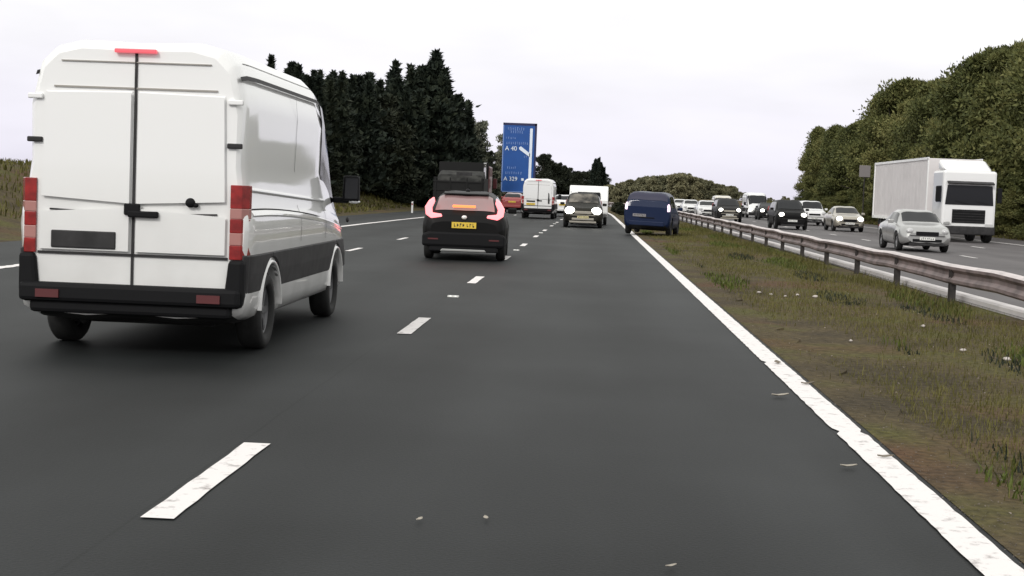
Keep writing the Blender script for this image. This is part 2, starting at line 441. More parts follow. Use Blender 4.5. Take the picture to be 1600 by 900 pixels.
# ------------------------------------------------------------------ central barrier
bar = empty('safety_barrier', (6.0, 30, 0))
tag(bar, 'long galvanised steel crash barrier on posts along the grassy central verge', 'crash barrier')
prof = [(.06, .612), (-.035, .606), (-.07, .575), (-.07, .53), (-.018, .475), (-.018, .42), (-.07, .365), (-.07, .315), (-.04, .285), (0, .275), (.03, .285), (.06, .595)]
b = B(); rows = []
y = -30
while y < 330:
    x = .1*math.sin(y*.07)*.3+.12+.004*max(0, min(y, 80)-30)+sR(y); sag = .012*math.sin(y*.9)+.008*math.sin(y*2.3)
    rows.append([(x+p, y-30, z+sag) for p, z in prof]); y += 1.6
k = len(prof)
b.add([q for r in rows for q in r], [(i*k+j, i*k+(j+1) % k, (i+1)*k+(j+1) % k, (i+1)*k+j) for i in range(len(rows)-1) for j in range(k)], 0, False)
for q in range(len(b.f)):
    if q % k in (0, 1, k-1): b.m[q] = 1  # top faces take the painted highlight colour
b.build('rail', ['rail', 'rail_lit_top'], bar)

y = 30.81-4.6*8; cnt = 0
proto_post = None
while y < 330 and cnt < 72:
    x = 6.12+.03*math.sin(y*.07)+.004*max(0, min(y, 80)-30)+sR(y)
    if proto_post is None:
        pb = B(); pb.box((.09, 0, .24), (.012, .14, .62)); pb.box((.04, .066, .24), (.09, .008, .62)); pb.box((.04, -.066, .24), (.09, .008, .62))
        proto_post = pb.build('post', 'post', bar); q = proto_post
    else:
        q = proto_post.copy(); COL.objects.link(q)
    q.location = (x-6.0-.06, y-30, 0); y += 4.5; cnt += 1
b = B(); rows = []; y = -30; rnd = random.Random(3)
while y < 330:
    x = 6.32+.004*max(0, min(y, 80)-30)+sR(y)
    rows.append([(x, y, -.03), (x, y, .07), (x+.03, y, .10), (x+.2, y, .10), (x+.23, y, .0)]); y += 3
b.add([q for r in rows for q in r], [(i*5+j, i*5+j+1, (i+1)*5+j+1, (i+1)*5+j) for i in range(len(rows)-1) for j in range(4)])
M['kerb'] = mat('pale_concrete', (.78, .74, .73), .8, var=.12, scale=1.2)
tag(b.build('kerb', 'kerb'), kind='structure')

# ------------------------------------------------------------------ vehicle body surface
class Surf:
    """rows of (y, z_bottom, z_belt, z_top, w_bottom, w_mid, w_belt, w_roof), half widths"""
    def __init__(s, st, arches=(), top=.86):
        s.st = np.array(sorted(st), float); s.ar = arches; s.top = top
        s.y0, s.y1 = s.st[0, 0], s.st[-1, 0]
    def par(s, y):
        out = np.zeros(7)
        for d, w in ((-.07, .2), (-.03, .2), (0, .2), (.03, .2), (.07, .2)):
            yy = min(max(y+d, s.y0), s.y1)
            out += w*np.array([np.interp(yy, s.st[:, 0], s.st[:, i]) for i in range(1, 8)])
        if y-s.y0 < .08 or s.y1-y < .08:
            out = np.array([np.interp(y, s.st[:, 0], s.st[:, i]) for i in range(1, 8)])
        return out
    def ctrl(s, y):
        zb, zl, zt, wb, wm, wl, wr = s.par(y)
        return np.array([(0, zb), (wb*.85, zb), (wb, zb+.07), (wm, zb+(zl-zb)*.5), (wl, zl-.04), (wl-.03, zl+.02),
                         (wr, zl+(zt-zl)*s.top), (wr*.84, zl+(zt-zl)*.975), (0, zt)])
    def at(s, y, v, side=1):
        if v > 8: v = 16-v; side = -side
        c = s.ctrl(y); i = int(min(max(math.floor(v), 0), 7)); t = v-i
        p1, p2 = c[i], c[i+1]
        p0 = c[i-1] if i > 0 else np.array((-c[1][0], c[1][1])); p3 = c[i+2] if i < 7 else np.array((-c[7][0], c[7][1]))
        # centripetal-ish tangents, limited
        L = np.linalg.norm(p2-p1)
        def tan(a, b_, c_):
            d1, d2 = b_-a, c_-b_; l1, l2 = np.linalg.norm(d1)+1e-6, np.linalg.norm(d2)+1e-6
            return (d1/l1*l2+d2/l2*l1)/(l1+l2)
        m1, m2 = tan(p0, p1, p2)*L*.7, tan(p1, p2, p3)*L*.7
        h = ((2*t**3-3*t**2+1)*p1+(t**3-2*t**2+t)*m1+(-2*t**3+3*t**2)*p2+(t**3-t**2)*m2)
        x, z = h
        for ya, za, ra in s.ar:
            d = abs(y-ya)
            if d < ra:
                zc = za+math.sqrt(ra*ra-d*d)
                if z < zc and v < 5: z = zc
        return Vector((x*side, y, z))
    def normal(s, y, v, side=1):
        e_ = .01; a = s.at(min(y+e_, s.y1), v, side)-s.at(max(y-e_, s.y0), v, side); b_ = s.at(y, v+e_, side)-s.at(y, max(v-e_, 0), side)
        n = a.cross(b_)
        if n.length < 1e-9: return Vector((side, 0, 0))
        n.normalize()
        c = Vector((0, y, (s.st[:, 1].mean()+s.st[:, 3].max())/2)); 
        return n if n.dot(s.at(y, v, side)-c) > 0 else -n
    def body(s, name, m, parent, du=.05, under='under'):
        ysm = list(np.arange(s.y0, s.y1, du))+[s.y1]
        for q in s.st[:, 0]: ysm.append(q)
        for ya, za, ra in s.ar:
            for k_ in range(-8, 9): ysm.append(ya+ra*math.sin(k_/8*math.pi/2)*.999)
        ysm = sorted(set(round(float(q), 4) for q in ysm if s.y0 <= q <= s.y1))
        vsm = [0, .5, 1, 1.5, 2, 2.33, 2.66, 3, 3.33, 3.66, 4, 4.5, 5, 5.33, 5.66, 6, 6.25, 6.5, 6.75, 7, 7.33, 7.66, 8]
        full = [(v, 1) for v in vsm]+[(v, -1) for v in vsm[-2:0:-1]]
        vs = [s.at(y, v, sd_) for y in ysm for v, sd_ in full]; k_ = len(full)
        b_ = B()
        for i in range(len(ysm)-1):
            for j in range(k_):
                lo = full[j][0] < 1.2 and full[(j+1) % k_][0] < 1.6
                b_.f.append((i*k_+j, i*k_+(j+1) % k_, (i+1)*k_+(j+1) % k_, (i+1)*k_+j)); b_.m.append(1 if lo else 0); b_.sm.append(True)
        b_.v = [tuple(q) for q in vs]
        b_.add(vs[:k_], [tuple(range(k_))], 0); b_.add(vs[-k_:], [tuple(range(k_))[::-1]], 0)
        return b_.build(name, [m, under], parent)
    def xat(s, y, z):
        c = s.ctrl(y); k_ = [(p[1], p[0]) for p in c[2:7]]
        return float(np.interp(z, [q[0] for q in k_], [q[1] for q in k_]))
    def zpatch(s, y0, y1, z0, z1, side=1, off=.02, thick=.03, n=60, clear=.06, bb=None, mi=0):
        """closed trim moulding on the flank between heights z0(y) and z1(y), cut round the wheel arches"""
        b_ = bb or B(); prev = None
        for i in range(n+1):
            y = y0+(y1-y0)*i/n; a = z0(y) if callable(z0) else z0; c = z1(y) if callable(z1) else z1
            for ya, za, ra in s.ar:
                d = abs(y-ya)
                if d < ra+clear: a = max(a, za+math.sqrt((ra+clear)**2-d*d))
            if a >= c-.01: 
                prev = None; continue
            xs_ = [s.xat(y, a+(c-a)*t) for t in (0, .5, 1)]
            o = len(b_.v)
            ring = [(side*(xs_[0]-thick), y, a), (side*(xs_[0]+off*.6), y, a), (side*(xs_[0]+off), y, a+.012), (side*(xs_[1]+off), y, (a+c)/2), (side*(xs_[2]+off), y, c-.012), (side*(xs_[2]+off*.6), y, c), (side*(xs_[2]-thick), y, c)]
            b_.v += [tuple(map(float, q)) for q in ring]
            if prev is not None:
                for j in range(6): b_.f.append((prev+j, prev+j+1, o+j+1, o+j)); b_.m.append(mi); b_.sm.append(False)
            else: b_.f.append(tuple(range(o, o+7))); b_.m.append(mi); b_.sm.append(False)
            prev = o
        if prev is not None: b_.f.append(tuple(range(prev+6, prev-1, -1))); b_.m.append(mi); b_.sm.append(False)
        return b_
    def patch(s, u0, u1, v0, v1, side=1, off=.006, nu=8, nv=5, poly=None, bb=None, mi=0):
        """patch of the surface; u0/u1 may be functions of v fraction"""
        b_ = bb or B(); vs = []
        for j in range(nv+1):
            tv = j/nv
            a = u0(tv) if callable(u0) else u0; c = u1(tv) if callable(u1) else u1
            for i in range(nu+1):
                y = a+(c-a)*i/nu; v = v0+(v1-v0)*tv
                vs.append(s.at(y, v, side)+s.normal(y, v, side)*off)
        w = nu+1
        b_.add(vs, [(j*w+i, j*w+i+1, (j+1)*w+i+1, (j+1)*w+i) for j in range(nv) for i in range(nu)], mi, True)
        return b_

def wheel(parent, x, y, r, w=.22, rim='rim', dark=False, spokes=5):
    sd_ = 1 if x > 0 else -1
    e_ = B(); h = w/2
    prof_ = [(-h*.7, r*.62), (-h, r*.72), (-h, r*.9), (-h*.75, r*.985), (-h*.3, r), (h*.3, r), (h*.75, r*.985), (h, r*.9), (h, r*.72), (h*.7, r*.62)]
    e_.revolve((0, 0, 0), prof_, 'x')
    t = e_.build('wheel', 'tyre', parent); t.location = (x, y, r)
    q = B(); q.revolve((0, 0, 0), [(sd_*h*.72, r*.66), (sd_*h*.6, r*.60), (sd_*h*.3, r*.55), (-sd_*h*.5, r*.55), (-sd_*h*.5, r*.66)], 'x')
    q.revolve((0, 0, 0), [(sd_*h*.5, r*.14), (sd_*h*.62, r*.1), (sd_*h*.62, 0.001), (0, .001), (0, r*.14)], 'x', 12)
    for i in range(spokes):
        a = 2*math.pi*i/spokes
        q.box((sd_*h*.45, math.cos(a)*r*.35, math.sin(a)*r*.35), (.03, r*.16, r*.5), (a-math.pi/2, 0, 0))
    q.revolve((0, 0, 0), [(0, r*.55), (0, .001), (.01, .001), (.01, r*.55)], 'x', 20, 1)
    q.build('rim', [rim, 'under'], t)
    return t

def plate(parent, x, y, z, w, h, m, facing=-1, seed=1, name='number_plate', rz=0):
    b_ = B(); b_.box((x, y, z), (w, .012, h)); rnd_ = random.Random(seed)
    cx = x-w*.42
    for i in range(7):
        cw = w*.085
        if i == 4: cx += w*.05
        yy = y+facing*.008
        b_.box((cx+cw*.3, yy, z+h*rnd_.uniform(-.04, .04)), (cw*.28, .004, h*rnd_.uniform(.5, .6)), mi=1)
        b_.box((cx+cw*.65, yy-facing*.001, z+h*rnd_.choice((-.2, .0, .2))), (cw*.5, .004, h*rnd_.uniform(.12, .3)), mi=1)
        cx += w*.118
    return b_.build(name, [m, 'glyph'], parent)

# ------------------------------------------------------------------ panel van
def make_van(name, label, paint_m='white', L=5.9, W=1.99, H=2.70, detail=True, wheel_y=(.98, 4.65), lit=False, rear_windows=False, group=None, headlit=False):
    root = empty(name); tag(root, label, 'van', group)
    hw = W/2; k = H/2.70; zb = .27
    st = [  # y, zb, zbelt, ztop, wb, wm, wbelt, wroof
        (0.00, .36, 1.27*k, 2.60*k, hw*.93, hw*.945, hw*.955, hw*.80),
        (0.04, .33, 1.28*k, 2.66*k, hw*.96, hw*.975, hw*.985, hw*.835),
        (0.14, zb+.03, 1.28*k, 2.69*k, hw*.97, hw*.995, hw*1.0, hw*.855),
        (0.6, zb, 1.28*k, 2.70*k, hw*.97, hw, hw, hw*.865),
        (L*.62, zb, 1.27*k, 2.70*k, hw*.97, hw, hw, hw*.86),
        (L*.70, zb, 1.25*k, 2.63*k, hw*.97, hw, hw*.99, hw*.83),
        (L*.745, zb, 1.23*k, 2.47*k, hw*.97, hw, hw*.98, hw*.80),
        (L*.87, zb, 1.16*k, 1.66*k, hw*.96, hw*.99, hw*.95, hw*.78),
        (L*.91, zb, 1.08*k, 1.37*k, hw*.95, hw*.98, hw*.93, hw*.74),
        (L*.965, zb, .93*k, 1.17*k, hw*.90, hw*.93, hw*.86, hw*.66),
        (L*.99, zb+.05, .80*k, .98*k, hw*.80, hw*.84, hw*.76, hw*.55),
        (L, zb+.1, .72*k, .86*k, hw*.72, hw*.76, hw*.68, hw*.50)]
    ar = [(wy, .36, .43) for wy in wheel_y]
    S = Surf(st, ar, top=.88)
    S.body('body', paint_m, root)
    # glass
    S.patch(L*.755, L*.895, 6.7, 9.3, off=.008, nu=8, nv=14).build('windscreen', 'glass', root)
    for sd_ in (1, -1):
        S.patch(L*.735, L*.90, 5.9, 6.66, sd_, off=.007, nu=12, nv=6).build('windscreen_pillar', 'blackplastic', root)
    for sd_ in (1, -1):
        S.patch(lambda t: L*.655, lambda t: L*(.86-.115*t), 5.1, 5.88, sd_, off=.008).build('side_window', 'glass', root)
    # mirrors
    for sd_ in (1, -1):
        b_ = B(); b_.box((sd_*(hw+.13), L*.825, 1.50*k), (.20, .12, .30), (0, 0, 0), taper=.92); b_.box((sd_*(hw+.0), L*.83, 1.36*k), (.20, .08, .07))
        mo = b_.build('mirror', 'blackplastic', root, bevel=.025)
        b_ = B(); b_.box((sd_*(hw+.14), L*.825-.062, 1.50*k), (.15, .006, .24)); b_.build('mirror_glass', 'glass', mo)
        b_ = B(); b_.ell((sd_*(hw+.17), L*.825, 1.345*k), (.07, .05, .022)); b_.build('indicator', 'white2', mo)
    # side trim: rub band, crease, roof gutter
    for sd_ in (1, -1):
        segs = [(.0, wheel_y[0]), (wheel_y[0]+.01, wheel_y[1]-.01), (wheel_y[1]+.01, L*.955)]
        for a, c in segs:
            S.zpatch(a, c, .56, .90, sd_, off=.024).build('rub_strip', 'plastic', root)
        b_ = B(); S.patch(.06, L*.66, 5.86, 5.90, sd_, off=.004, nu=24, nv=1, bb=b_)
        S.patch(.35, L*.73, 6.22, 6.27, sd_, off=.004, nu=24, nv=1, bb=b_)
        if detail:
            for yy in (L*.40, L*.65): S.patch(yy, yy+.012, 3.4, 5.85, sd_, off=.003, nu=1, nv=14, bb=b_)
        b_.build('panel_gap', 'plastic', root)
        if detail:
            cz = lambda y: 1.285-.30*(max(0, y-.6)/(L-.6))**1.7
            S.zpatch(.16, L*.93, lambda y: cz(y)-.055, cz, sd_, off=.016).build('side_crease', paint_m, root)
            S.zpatch(.16, L*.93, cz, lambda y: cz(y)+.014, sd_, off=.006).build('waist_gap', 'plastic', root)
            S.zpatch(.16, L*.66, lambda y: 1.455-.03*y, lambda y: 1.49-.03*y, sd_, off=.020).build('upper_crease', paint_m, root)
            b_ = B(); b_.ell((sd_*(hw+.005), L*.92, 1.12), (.02, .05, .035)); b_.build('side_repeater', 'plastic', root)
            for wy in wheel_y:
                b_ = B(); vs = []; n_ = 18
                for i in range(n_+1):
                    a = math.pi*(.02+.96*i/n_)
                    for rr, xx in ((.43, hw-.03), (.435, hw+.022), (.455, hw+.026), (.475, hw-.01)):
                        vs.append((sd_*xx, wy+rr*math.cos(a), .36+rr*math.sin(a)))
                b_.add(vs, [(i*4+j, i*4+j+1, (i+1)*4+j+1, (i+1)*4+j) for i in range(n_) for j in range(3)], 0, True)
                b_.build('wheel_arch', paint_m, root)
    # rear: doors, lamps, bumper
    fy = -.004
    b_ = B()
    b_.box((0, fy-.004, 1.60*k), (.022, .012, 2.02*k))
    b_.box((0, fy-.004, .865*k), (hw*1.66, .012, .022))
    b2_ = B(); b2_.box((0, fy-.004, 2.29*k), (hw*1.42, .012, .014)); b2_.build('door_top_gap', 'softgap', root)
    b2_ = B(); b2_.box((0, fy-.004, 2.51*k), (hw*1.30, .012, .010)); b2_.build('roof_seam', 'softgap', root)
    for sd_ in (1, -1):
        b_.box((sd_*hw*.60, fy-.004, 1.235*k), (.26, .012, .014), (0, sd_*R_(-2), 0))
    b_.build('panel_gap', 'plastic', root)
    # raised rear door skins
    for sd_ in (1, -1):
        b_ = B()
        def skin(p): 
            vs = [(sd_*x, fy-.0, z*k) for x, z in p]+[(sd_*(x*.985+.006), fy-.03, z*k) for x, z in [(q[0], 1.55+(q[1]-1.55)*.985) for q in p]]
            n_ = len(p); b_.add(vs, [tuple(range(n_)), tuple(range(2*n_-1, n_-1, -1))]+[(i, (i+1) % n_, n_+(i+1) % n_, n_+i) for i in range(n_)])
        skin([(.04, 1.32), (hw*.79, 1.36), (hw*.765, 2.235), (.04, 2.25)])
        skin([(.04, .90), (hw*.80, .90), (hw*.80, 1.20), (.04, 1.25)])
        b_.build('rear_door', paint_m, root, bevel=.014)
    if rear_windows:
        for sd_ in (1, -1):
            b_ = B(); b_.prism([(sd_*.1, 1.45*k), (sd_*hw*.72, 1.45*k), (sd_*hw*.68, 2.15*k), (sd_*.1, 2.15*k)], 'y', -.045, -.03); b_.build('rear_window', 'glass', root)
    b_ = B(); b_.box((.10, -.055, 1.22*k), (.26, .05, .055)); b_.box((.0, -.045, 1.26*k), (.14, .03, .10)); b_.build('door_handle', 'blackplastic', root, bevel=.012)
    if detail:
        b_ = B(); b_.ell((.50, -.03, 1.335), (.045, .03, .042)); b_.ell((.545, -.03, 1.315), (.025, .02, .02)); b_.build('door_lock', 'blackplastic', root)
        for z in (1.83, 2.2):
            for sd_ in (1, -1):
                b_ = B(); b_.box((sd_*hw*.87, -.012, z), (.13, .04, .045)); b_.build('hinge', 'plastic' if z < 2.1 else paint_m, root, bevel=.01)
    for sd_ in (1, -1):
        b_ = B(); x0, x1 = hw*.845, hw*.965
        def lamp(z0, z1, mi):
            vs = []
            for z in (z0, z1):
                vs += [(sd_*x0, -.025, z), (sd_*(x1-.02), -.02, z), (sd_*(x1+.028), .06, z), (sd_*(x1+.034), .13, z), (sd_*x0, .13, z)]
            b_.add(vs, [(0, 1, 2, 3, 4), (9, 8, 7, 6, 5)]+[(i, 5+i, 5+(i+1) % 5, (i+1) % 5) for i in range(5)], mi)
        zz = [.86, .985, 1.02, 1.09, 1.21, 1.30, 1.50]
        lamp(zz[0]*k, zz[1]*k, 0); lamp(zz[1]*k, zz[3]*k, 1); lamp(zz[3]*k, zz[4]*k, 0); lamp(zz[4]*k, zz[5]*k, 1); lamp(zz[5]*k, zz[6]*k, 0)
        b_.build('tail_light', ['brake' if lit else 'rearlamp', 'lampclear'], root, bevel=.006)
    b_ = B(); b_.box((0, -.03, 2.605*k), (.36, .05, .035)); b_.build('high_brake_light', 'braketop', root, bevel=.008)
    b_ = B(); b_.box((0, -.02, .53), (W*.96, .20, .16)); b_.box((0, .0, .41), (W*.88, .14, .12))
    for sd_ in (1, -1):
        b_.prism([(sd_*hw*.80, .44), (sd_*(hw*.965), .44), (sd_*(hw*.985), .55), (sd_*(hw*.985), .86), (sd_*hw*.845, .86)], 'y', -.06, .12)
    bmp = b_.build('rear_bumper', 'blackplastic', root, bevel=.035)
    for sd_ in (1, -1):
        b_ = B(); b_.box((sd_*hw*.70, -.127, .52), (.20, .016, .07)); b_.build('reflector', 'darkred', bmp)
    if detail:
        b_ = B(); b_.box((-.42, -.036, .985*k), (.56, .03, .15)); b_.build('plate_recess', 'plastic', root, bevel=.01)
    else: plate(root, -.42, -.045, .98*k, .52, .115, 'yplate', seed=4)
    # front
    b_ = B()
    for z in (.62, .70, .78): b_.box((0, L-.005, z*k), (hw*1.0, .02, .045))
    b_.build('grille', 'blackplastic', root)
    for sd_ in (1, -1):
        b_ = B(); b_.ell((sd_*hw*.70, L-.07, .86*k), (.17, .13, .12)); b_.build('headlight', 'head' if headlit else 'headoff', root)
    b_ = B(); b_.box((0, L-.03, .42), (hw*1.7, .16, .22)); b_.build('front_bumper', 'plastic', root, bevel=.04)
    plate(root, 0, L+.055, .45, .52, .11, 'wplate', facing=1, seed=5)
    for wy in wheel_y:
        for sd_ in (1, -1): wheel(root, sd_*(hw-.13), wy, .355, .23, 'rimdark', spokes=6)
    # exhaust, axle and spare wheel below the bumper, bulk added to deepen the shade
    b_ = B(); b_.tube((-.75, wheel_y[0], .34), (.75, wheel_y[0], .34), .06); b_.box((0, L*.48, .33), (1.3, L*.85, .16)); b_.tube((-.5, .25, .27), (-.5, .9, .30), .035)
    b_.revolve((0, .55, .38), [(-.09, .20), (-.09, .33), (.09, .33), (.09, .20)], 'z', 20)
    b_.build('chassis', 'under', root)
    return root

def put(root, x, y, rz=0, z=0.0, rx=0, ry=0):
    root.location = (x, y, z); root.rotation_euler = (rx, ry, rz); return root

# ------------------------------------------------------------------ cars
def make_car(name, label, kind='saloon', paint_m='silver', L=4.4, W=1.8, H=1.45, cat='car', group=None, front_lit=True, rear_lit=False,
             rear_mat=None, grille_m='blackplastic', roofrails=False, bar=False, head_r=.15, rimm='rim', plate_m='wplate', head_z=.0, lamp_out=.0):
    root = empty(name); tag(root, label, cat, group)
    hw = W/2; h = H; a = L/2
    if kind == 'saloon':
        st = [(-a, .40, .70, .78, hw*.72, hw*.78, hw*.74, hw*.6), (-a+.05, .32, .80, .92, hw*.82, hw*.88, hw*.84, hw*.70), (-a+.2, .27, .86, 1.0, hw*.90, hw*.97, hw*.93, hw*.72),
              (-a+.75, .24, .90, 1.06, hw*.93, hw, hw*.96, hw*.72), (-a+1.35, .22, .93, h-.06, hw*.94, hw, hw*.96, hw*.64), (-a+1.7, .22, .93, h, hw*.94, hw, hw*.96, hw*.66),
              (.25, .2, .92, h, hw*.94, hw, hw*.96, hw*.67), (.5, .2, .92, h-.05, hw*.94, hw, hw*.96, hw*.66), (1.15, .2, .90, 1.02, hw*.94, hw, hw*.95, hw*.74), (1.3, .2, .88, .98, hw*.94, hw, hw*.94, hw*.78)]
    elif kind in ('hatch', 'crossover'):
        st = [(-a, .44, .76, .84, hw*.72, hw*.80, hw*.78, hw*.58), (-a+.06, .36, .86, .97, hw*.84, hw*.91, hw*.89, hw*.70), (-a+.16, .29, .93, 1.06, hw*.9, hw*.98, hw*.95, hw*.74),
              (-a+.30, .26, .96, h*.76, hw*.93, hw, hw*.97, hw*.73), (-a+.62, .24, .97, h*.92, hw*.94, hw, hw*.96, hw*.67), (-a+.85, .22, .98, h*.965, hw*.94, hw, hw*.96, hw*.66),
              (-.3, .2, .97, h, hw*.94, hw, hw*.96, hw*.67), (.2, .2, .96, h, hw*.94, hw, hw*.96, hw*.67), (.42, .2, .96, h-.05, hw*.94, hw, hw*.96, hw*.67), (1.12, .2, .94, 1.07, hw*.94, hw, hw*.95, hw*.74), (1.25, .2, .92, 1.02, hw*.94, hw, hw*.94, hw*.78)]
    elif kind == 'mpv':
        st = [(-a, .40, .98, h*.66, hw*.84, hw*.93, hw*.94, hw*.88), (-a+.06, .34, 1.0, h*.80, hw*.90, hw*.98, hw*.98, hw*.87), (-a+.14, .30, 1.0, h*.92, hw*.93, hw, hw*.99, hw*.85),
              (-a+.26, .28, 1.0, h*.985, hw*.95, hw, hw*.99, hw*.83), (-a+.5, .26, 1.0, h, hw*.95, hw, hw*.98, hw*.82), (-.3, .22, .99, h*1.01, hw*.94, hw, hw*.98, hw*.80),
              (.3, .22, .99, h, hw*.94, hw, hw*.97, hw*.76), (.5, .22, .98, h-.05, hw*.94, hw, hw*.97, hw*.74), (1.12, .22, .96, 1.12, hw*.94, hw, hw*.96, hw*.77), (1.3, .22, .93, 1.06, hw*.94, hw, hw*.95, hw*.79)]
    else:  # estate, suv, mpv: upright tail
        st = [(-a, .42, .92, h*.60, hw*.80, hw*.88, hw*.88, hw*.76), (-a+.06, .34, .98, h*.70, hw*.88, hw*.95, hw*.95, hw*.80), (-a+.14, .28, 1.0, h*.86, hw*.92, hw, hw*.98, hw*.78),
              (-a+.30, .26, 1.0, h*.965, hw*.94, hw, hw*.98, hw*.73), (-a+.5, .24, 1.0, h*.985, hw*.94, hw, hw*.97, hw*.73), (-.3, .22, .99, h, hw*.94, hw, hw*.97, hw*.73),
              (.3, .22, .99, h, hw*.94, hw, hw*.97, hw*.72), (.5, .22, .98, h-.05, hw*.94, hw, hw*.97, hw*.71), (1.12, .22, .96, 1.12, hw*.94, hw, hw*.96, hw*.77), (1.3, .22, .93, 1.06, hw*.94, hw, hw*.95, hw*.79)]
    hz = .0 if kind == 'saloon' else .06
    if kind == 'suv': hz = .12
    st += [(a-.35, .22, .82+hz, .90+hz, hw*.92, hw*.97, hw*.90, hw*.74), (a-.12, .26, .76+hz, .84+hz, hw*.86, hw*.91, hw*.84, hw*.66), (a-.03, .30, .68+hz, .74+hz, hw*.76, hw*.82, hw*.74, hw*.58), (a, .34, .62+hz, .66+hz, hw*.68, hw*.74, hw*.68, hw*.52)]
    wr = .33 if kind == 'saloon' else .345
    wy = (-a+.86, a-.88)
    S = Surf(st, [(q, wr, wr+.06) for q in wy])
    S.body('body', paint_m, root)
    tail = {'saloon': (-a+.80, -a+1.32), 'hatch': (-a+.32, -a+.80), 'crossover': (-a+.20, -a+.72)}.get(kind, (-a+.07, -a+.27))
    S.patch(tail[0], tail[1], 6.3, 9.7, off=.008, nu=6, nv=14).build('rear_window', 'glass', root)
    wt = {'saloon': (.56, 1.12)}.get(kind, (.50, 1.08))
    S.patch(wt[0], wt[1], 6.2, 9.8, off=.008, nu=6, nv=14).build('windscreen', 'glass', root)
    y0 = tail[1]-.25 if kind in ('saloon', 'hatch', 'crossover') else -a+.42
    ym = (y0+.75)/2-.1
    for sd_ in (1, -1):
        S.patch(lambda t: y0+.22*t, ym-.03, 5.15, 5.88, sd_, off=.006).build('side_window', 'glass', root)
        S.patch(ym+.03, lambda t: 1.0-.5*t, 5.15, 5.88, sd_, off=.006).build('side_window', 'glass', root)
        b_ = B(); b_.box((sd_*(hw+.07), .78, 1.02+hz), (.20, .10, .13)); b_.build('mirror', paint_m, root, bevel=.03)
        for yy in (y0+.1, ym, .98): S.patch(yy, yy+.012, 2.3, 4.9, sd_, off=.002, nu=1, nv=10).build('door_gap', 'blackplastic', root)
        b_ = B(); hx = hw*.66+lamp_out
        b_.ell((sd_*hx, a-.05, .72+hz+head_z), (head_r, .09, head_r*.78), 16, 10); b_.build('headlight', 'head' if front_lit else 'headoff', root)
    # grille and lower intake
    b_ = B(); b_.box((0, a-.01, .64+hz), (hw*.86, .05, .13)); b_.box((0, a-.0, .40), (hw*1.1, .06, .10)); 
    g = b_.build('grille', grille_m, root, bevel=.015)
    b_ = B(); b_.box((0, a+.02, .56+hz*.3), (hw*1.3, .012, .03)); b_.box((0, a-.03, .27), (hw*1.35, .10, .08)); b_.build('front_bumper', 'plastic' if grille_m == 'blackplastic' else grille_m, root, bevel=.01)
    plate(root, 0, a+.035, .47+hz*.3, .52, .11, plate_m, facing=1, seed=len(name)+int(L*10))
    # rear furniture
    rz_ = .93 if kind != 'saloon' else .86
    if kind == 'crossover':
        pass
    else:
        for sd_ in (1, -1):
            b_ = B()
            if kind in ('mpv', 'estate', 'suv'): b_.ell((sd_*hw*.88, -a+.07, 1.06), (.08, .08, .22), 14, 10)
            else: b_.ell((sd_*hw*.74, -a+.07, rz_-.06), (.17, .08, .08), 14, 10)
            b_.build('tail_light', rear_mat or ('brake' if rear_lit else 'rearlamp'), root)
        b_ = B(); b_.box((0, -a-.01, .47), (hw*1.5, .10, .18)); b_.build('rear_bumper', 'plastic' if kind in('suv',) else paint_m, root, bevel=.03)
        plate(root, 0 if kind != 'mpv' else -.30, -a-.022, .80 if kind != 'mpv' else .78, .52, .11, 'yplate' if kind != 'mpv' else 'dullplate', seed=len(name)+3)
    for q in wy:
        for sd_ in (1, -1): wheel(root, sd_*(hw-.12), q, wr, .20, rimm)
    b_ = B(); b_.box((0, 0, .28), (W*.72, L*.8, .16)); b_.build('chassis', 'under', root)
    if roofrails:
        for sd_ in (1, -1):
            b_ = B(); b_.tube((sd_*hw*.66, -1.3, h+.03), (sd_*hw*.66, .3, h+.03), .018); b_.build('roof_rail', 'blackplastic', root)
    
    return root, S

# --- white van alongside
van = make_van('panel_van', 'large white panel van with dark rub strips passing close on the left')
put(van, -3.90, 12.72, R_(.3))

# --- black crossover braking ahead
cx_, Sx = make_car('crossover_car', 'black crossover with lit brake lamps and yellow plate ahead of the white van', 'crossover', 'black', 4.36, 1.83, 1.50, front_lit=False)
a = 2.18; hw = .915
for ch in cx_.children:
    if ch.name.startswith('rear_window'): ch.data.materials[0] = mat('rear_glass_painted_sky', (.27, .17, .17), .12, spec=.9)  # pale sky reflection painted into the glass colour
for sd_ in (1, -1):
    b = B()   # hooked lamp: tall outer blade with a leg turned inward
    outl = [(.86, 1.14), (.78, 1.28), (.68, 1.36), (.66, 1.26), (.72, 1.12), (.70, 1.02), (.50, 1.0), (.48, .94), (.72, .90), (.84, .98)]
    o2 = [(x*sd_, z) for x, z in outl]
    b.prism(o2, 'y', -a+.02, -a+.30)
    b.build('tail_light', 'brake', cx_, bevel=.02)
b = B(); b.box((-.02, -a+.19, 1.175), (.50, .05, .055)); b.build('brake_light_strip', 'brakebar', cx_, bevel=.01)
b = B(); b.prism([(-a+.60, 1.43), (-a+.62, 1.455), (-a+.95, 1.495), (-a+.95, 1.47)], 'x', -.50, .50); b.build('spoiler', 'black', cx_, bevel=.015)
b = B(); b.ell((0, -a-.0, .94), (.06, .025, .045)); b.build('badge', 'badge', cx_)
plate(cx_, 0, -a-.03, .77, .53, .13, 'yplate', seed=9)
b = B(); b.prism([(-.90, .30), (.90, .30), (.90, .56), (.74, .62), (-.74, .62), (-.90, .56)], 'y', -a-.04, -a+.25); bm_ = b.build('rear_bumper', 'blackplastic', cx_, bevel=.05)
b = B(); b.prism([(-.50, .20), (.50, .20), (.46, .25), (-.46, .25)], 'y', -a-.05, -a+.1); b.build('bright_gap_strip', 'silver', cx_, bevel=.01)  # silver strip added for the bright road seen under the bumper
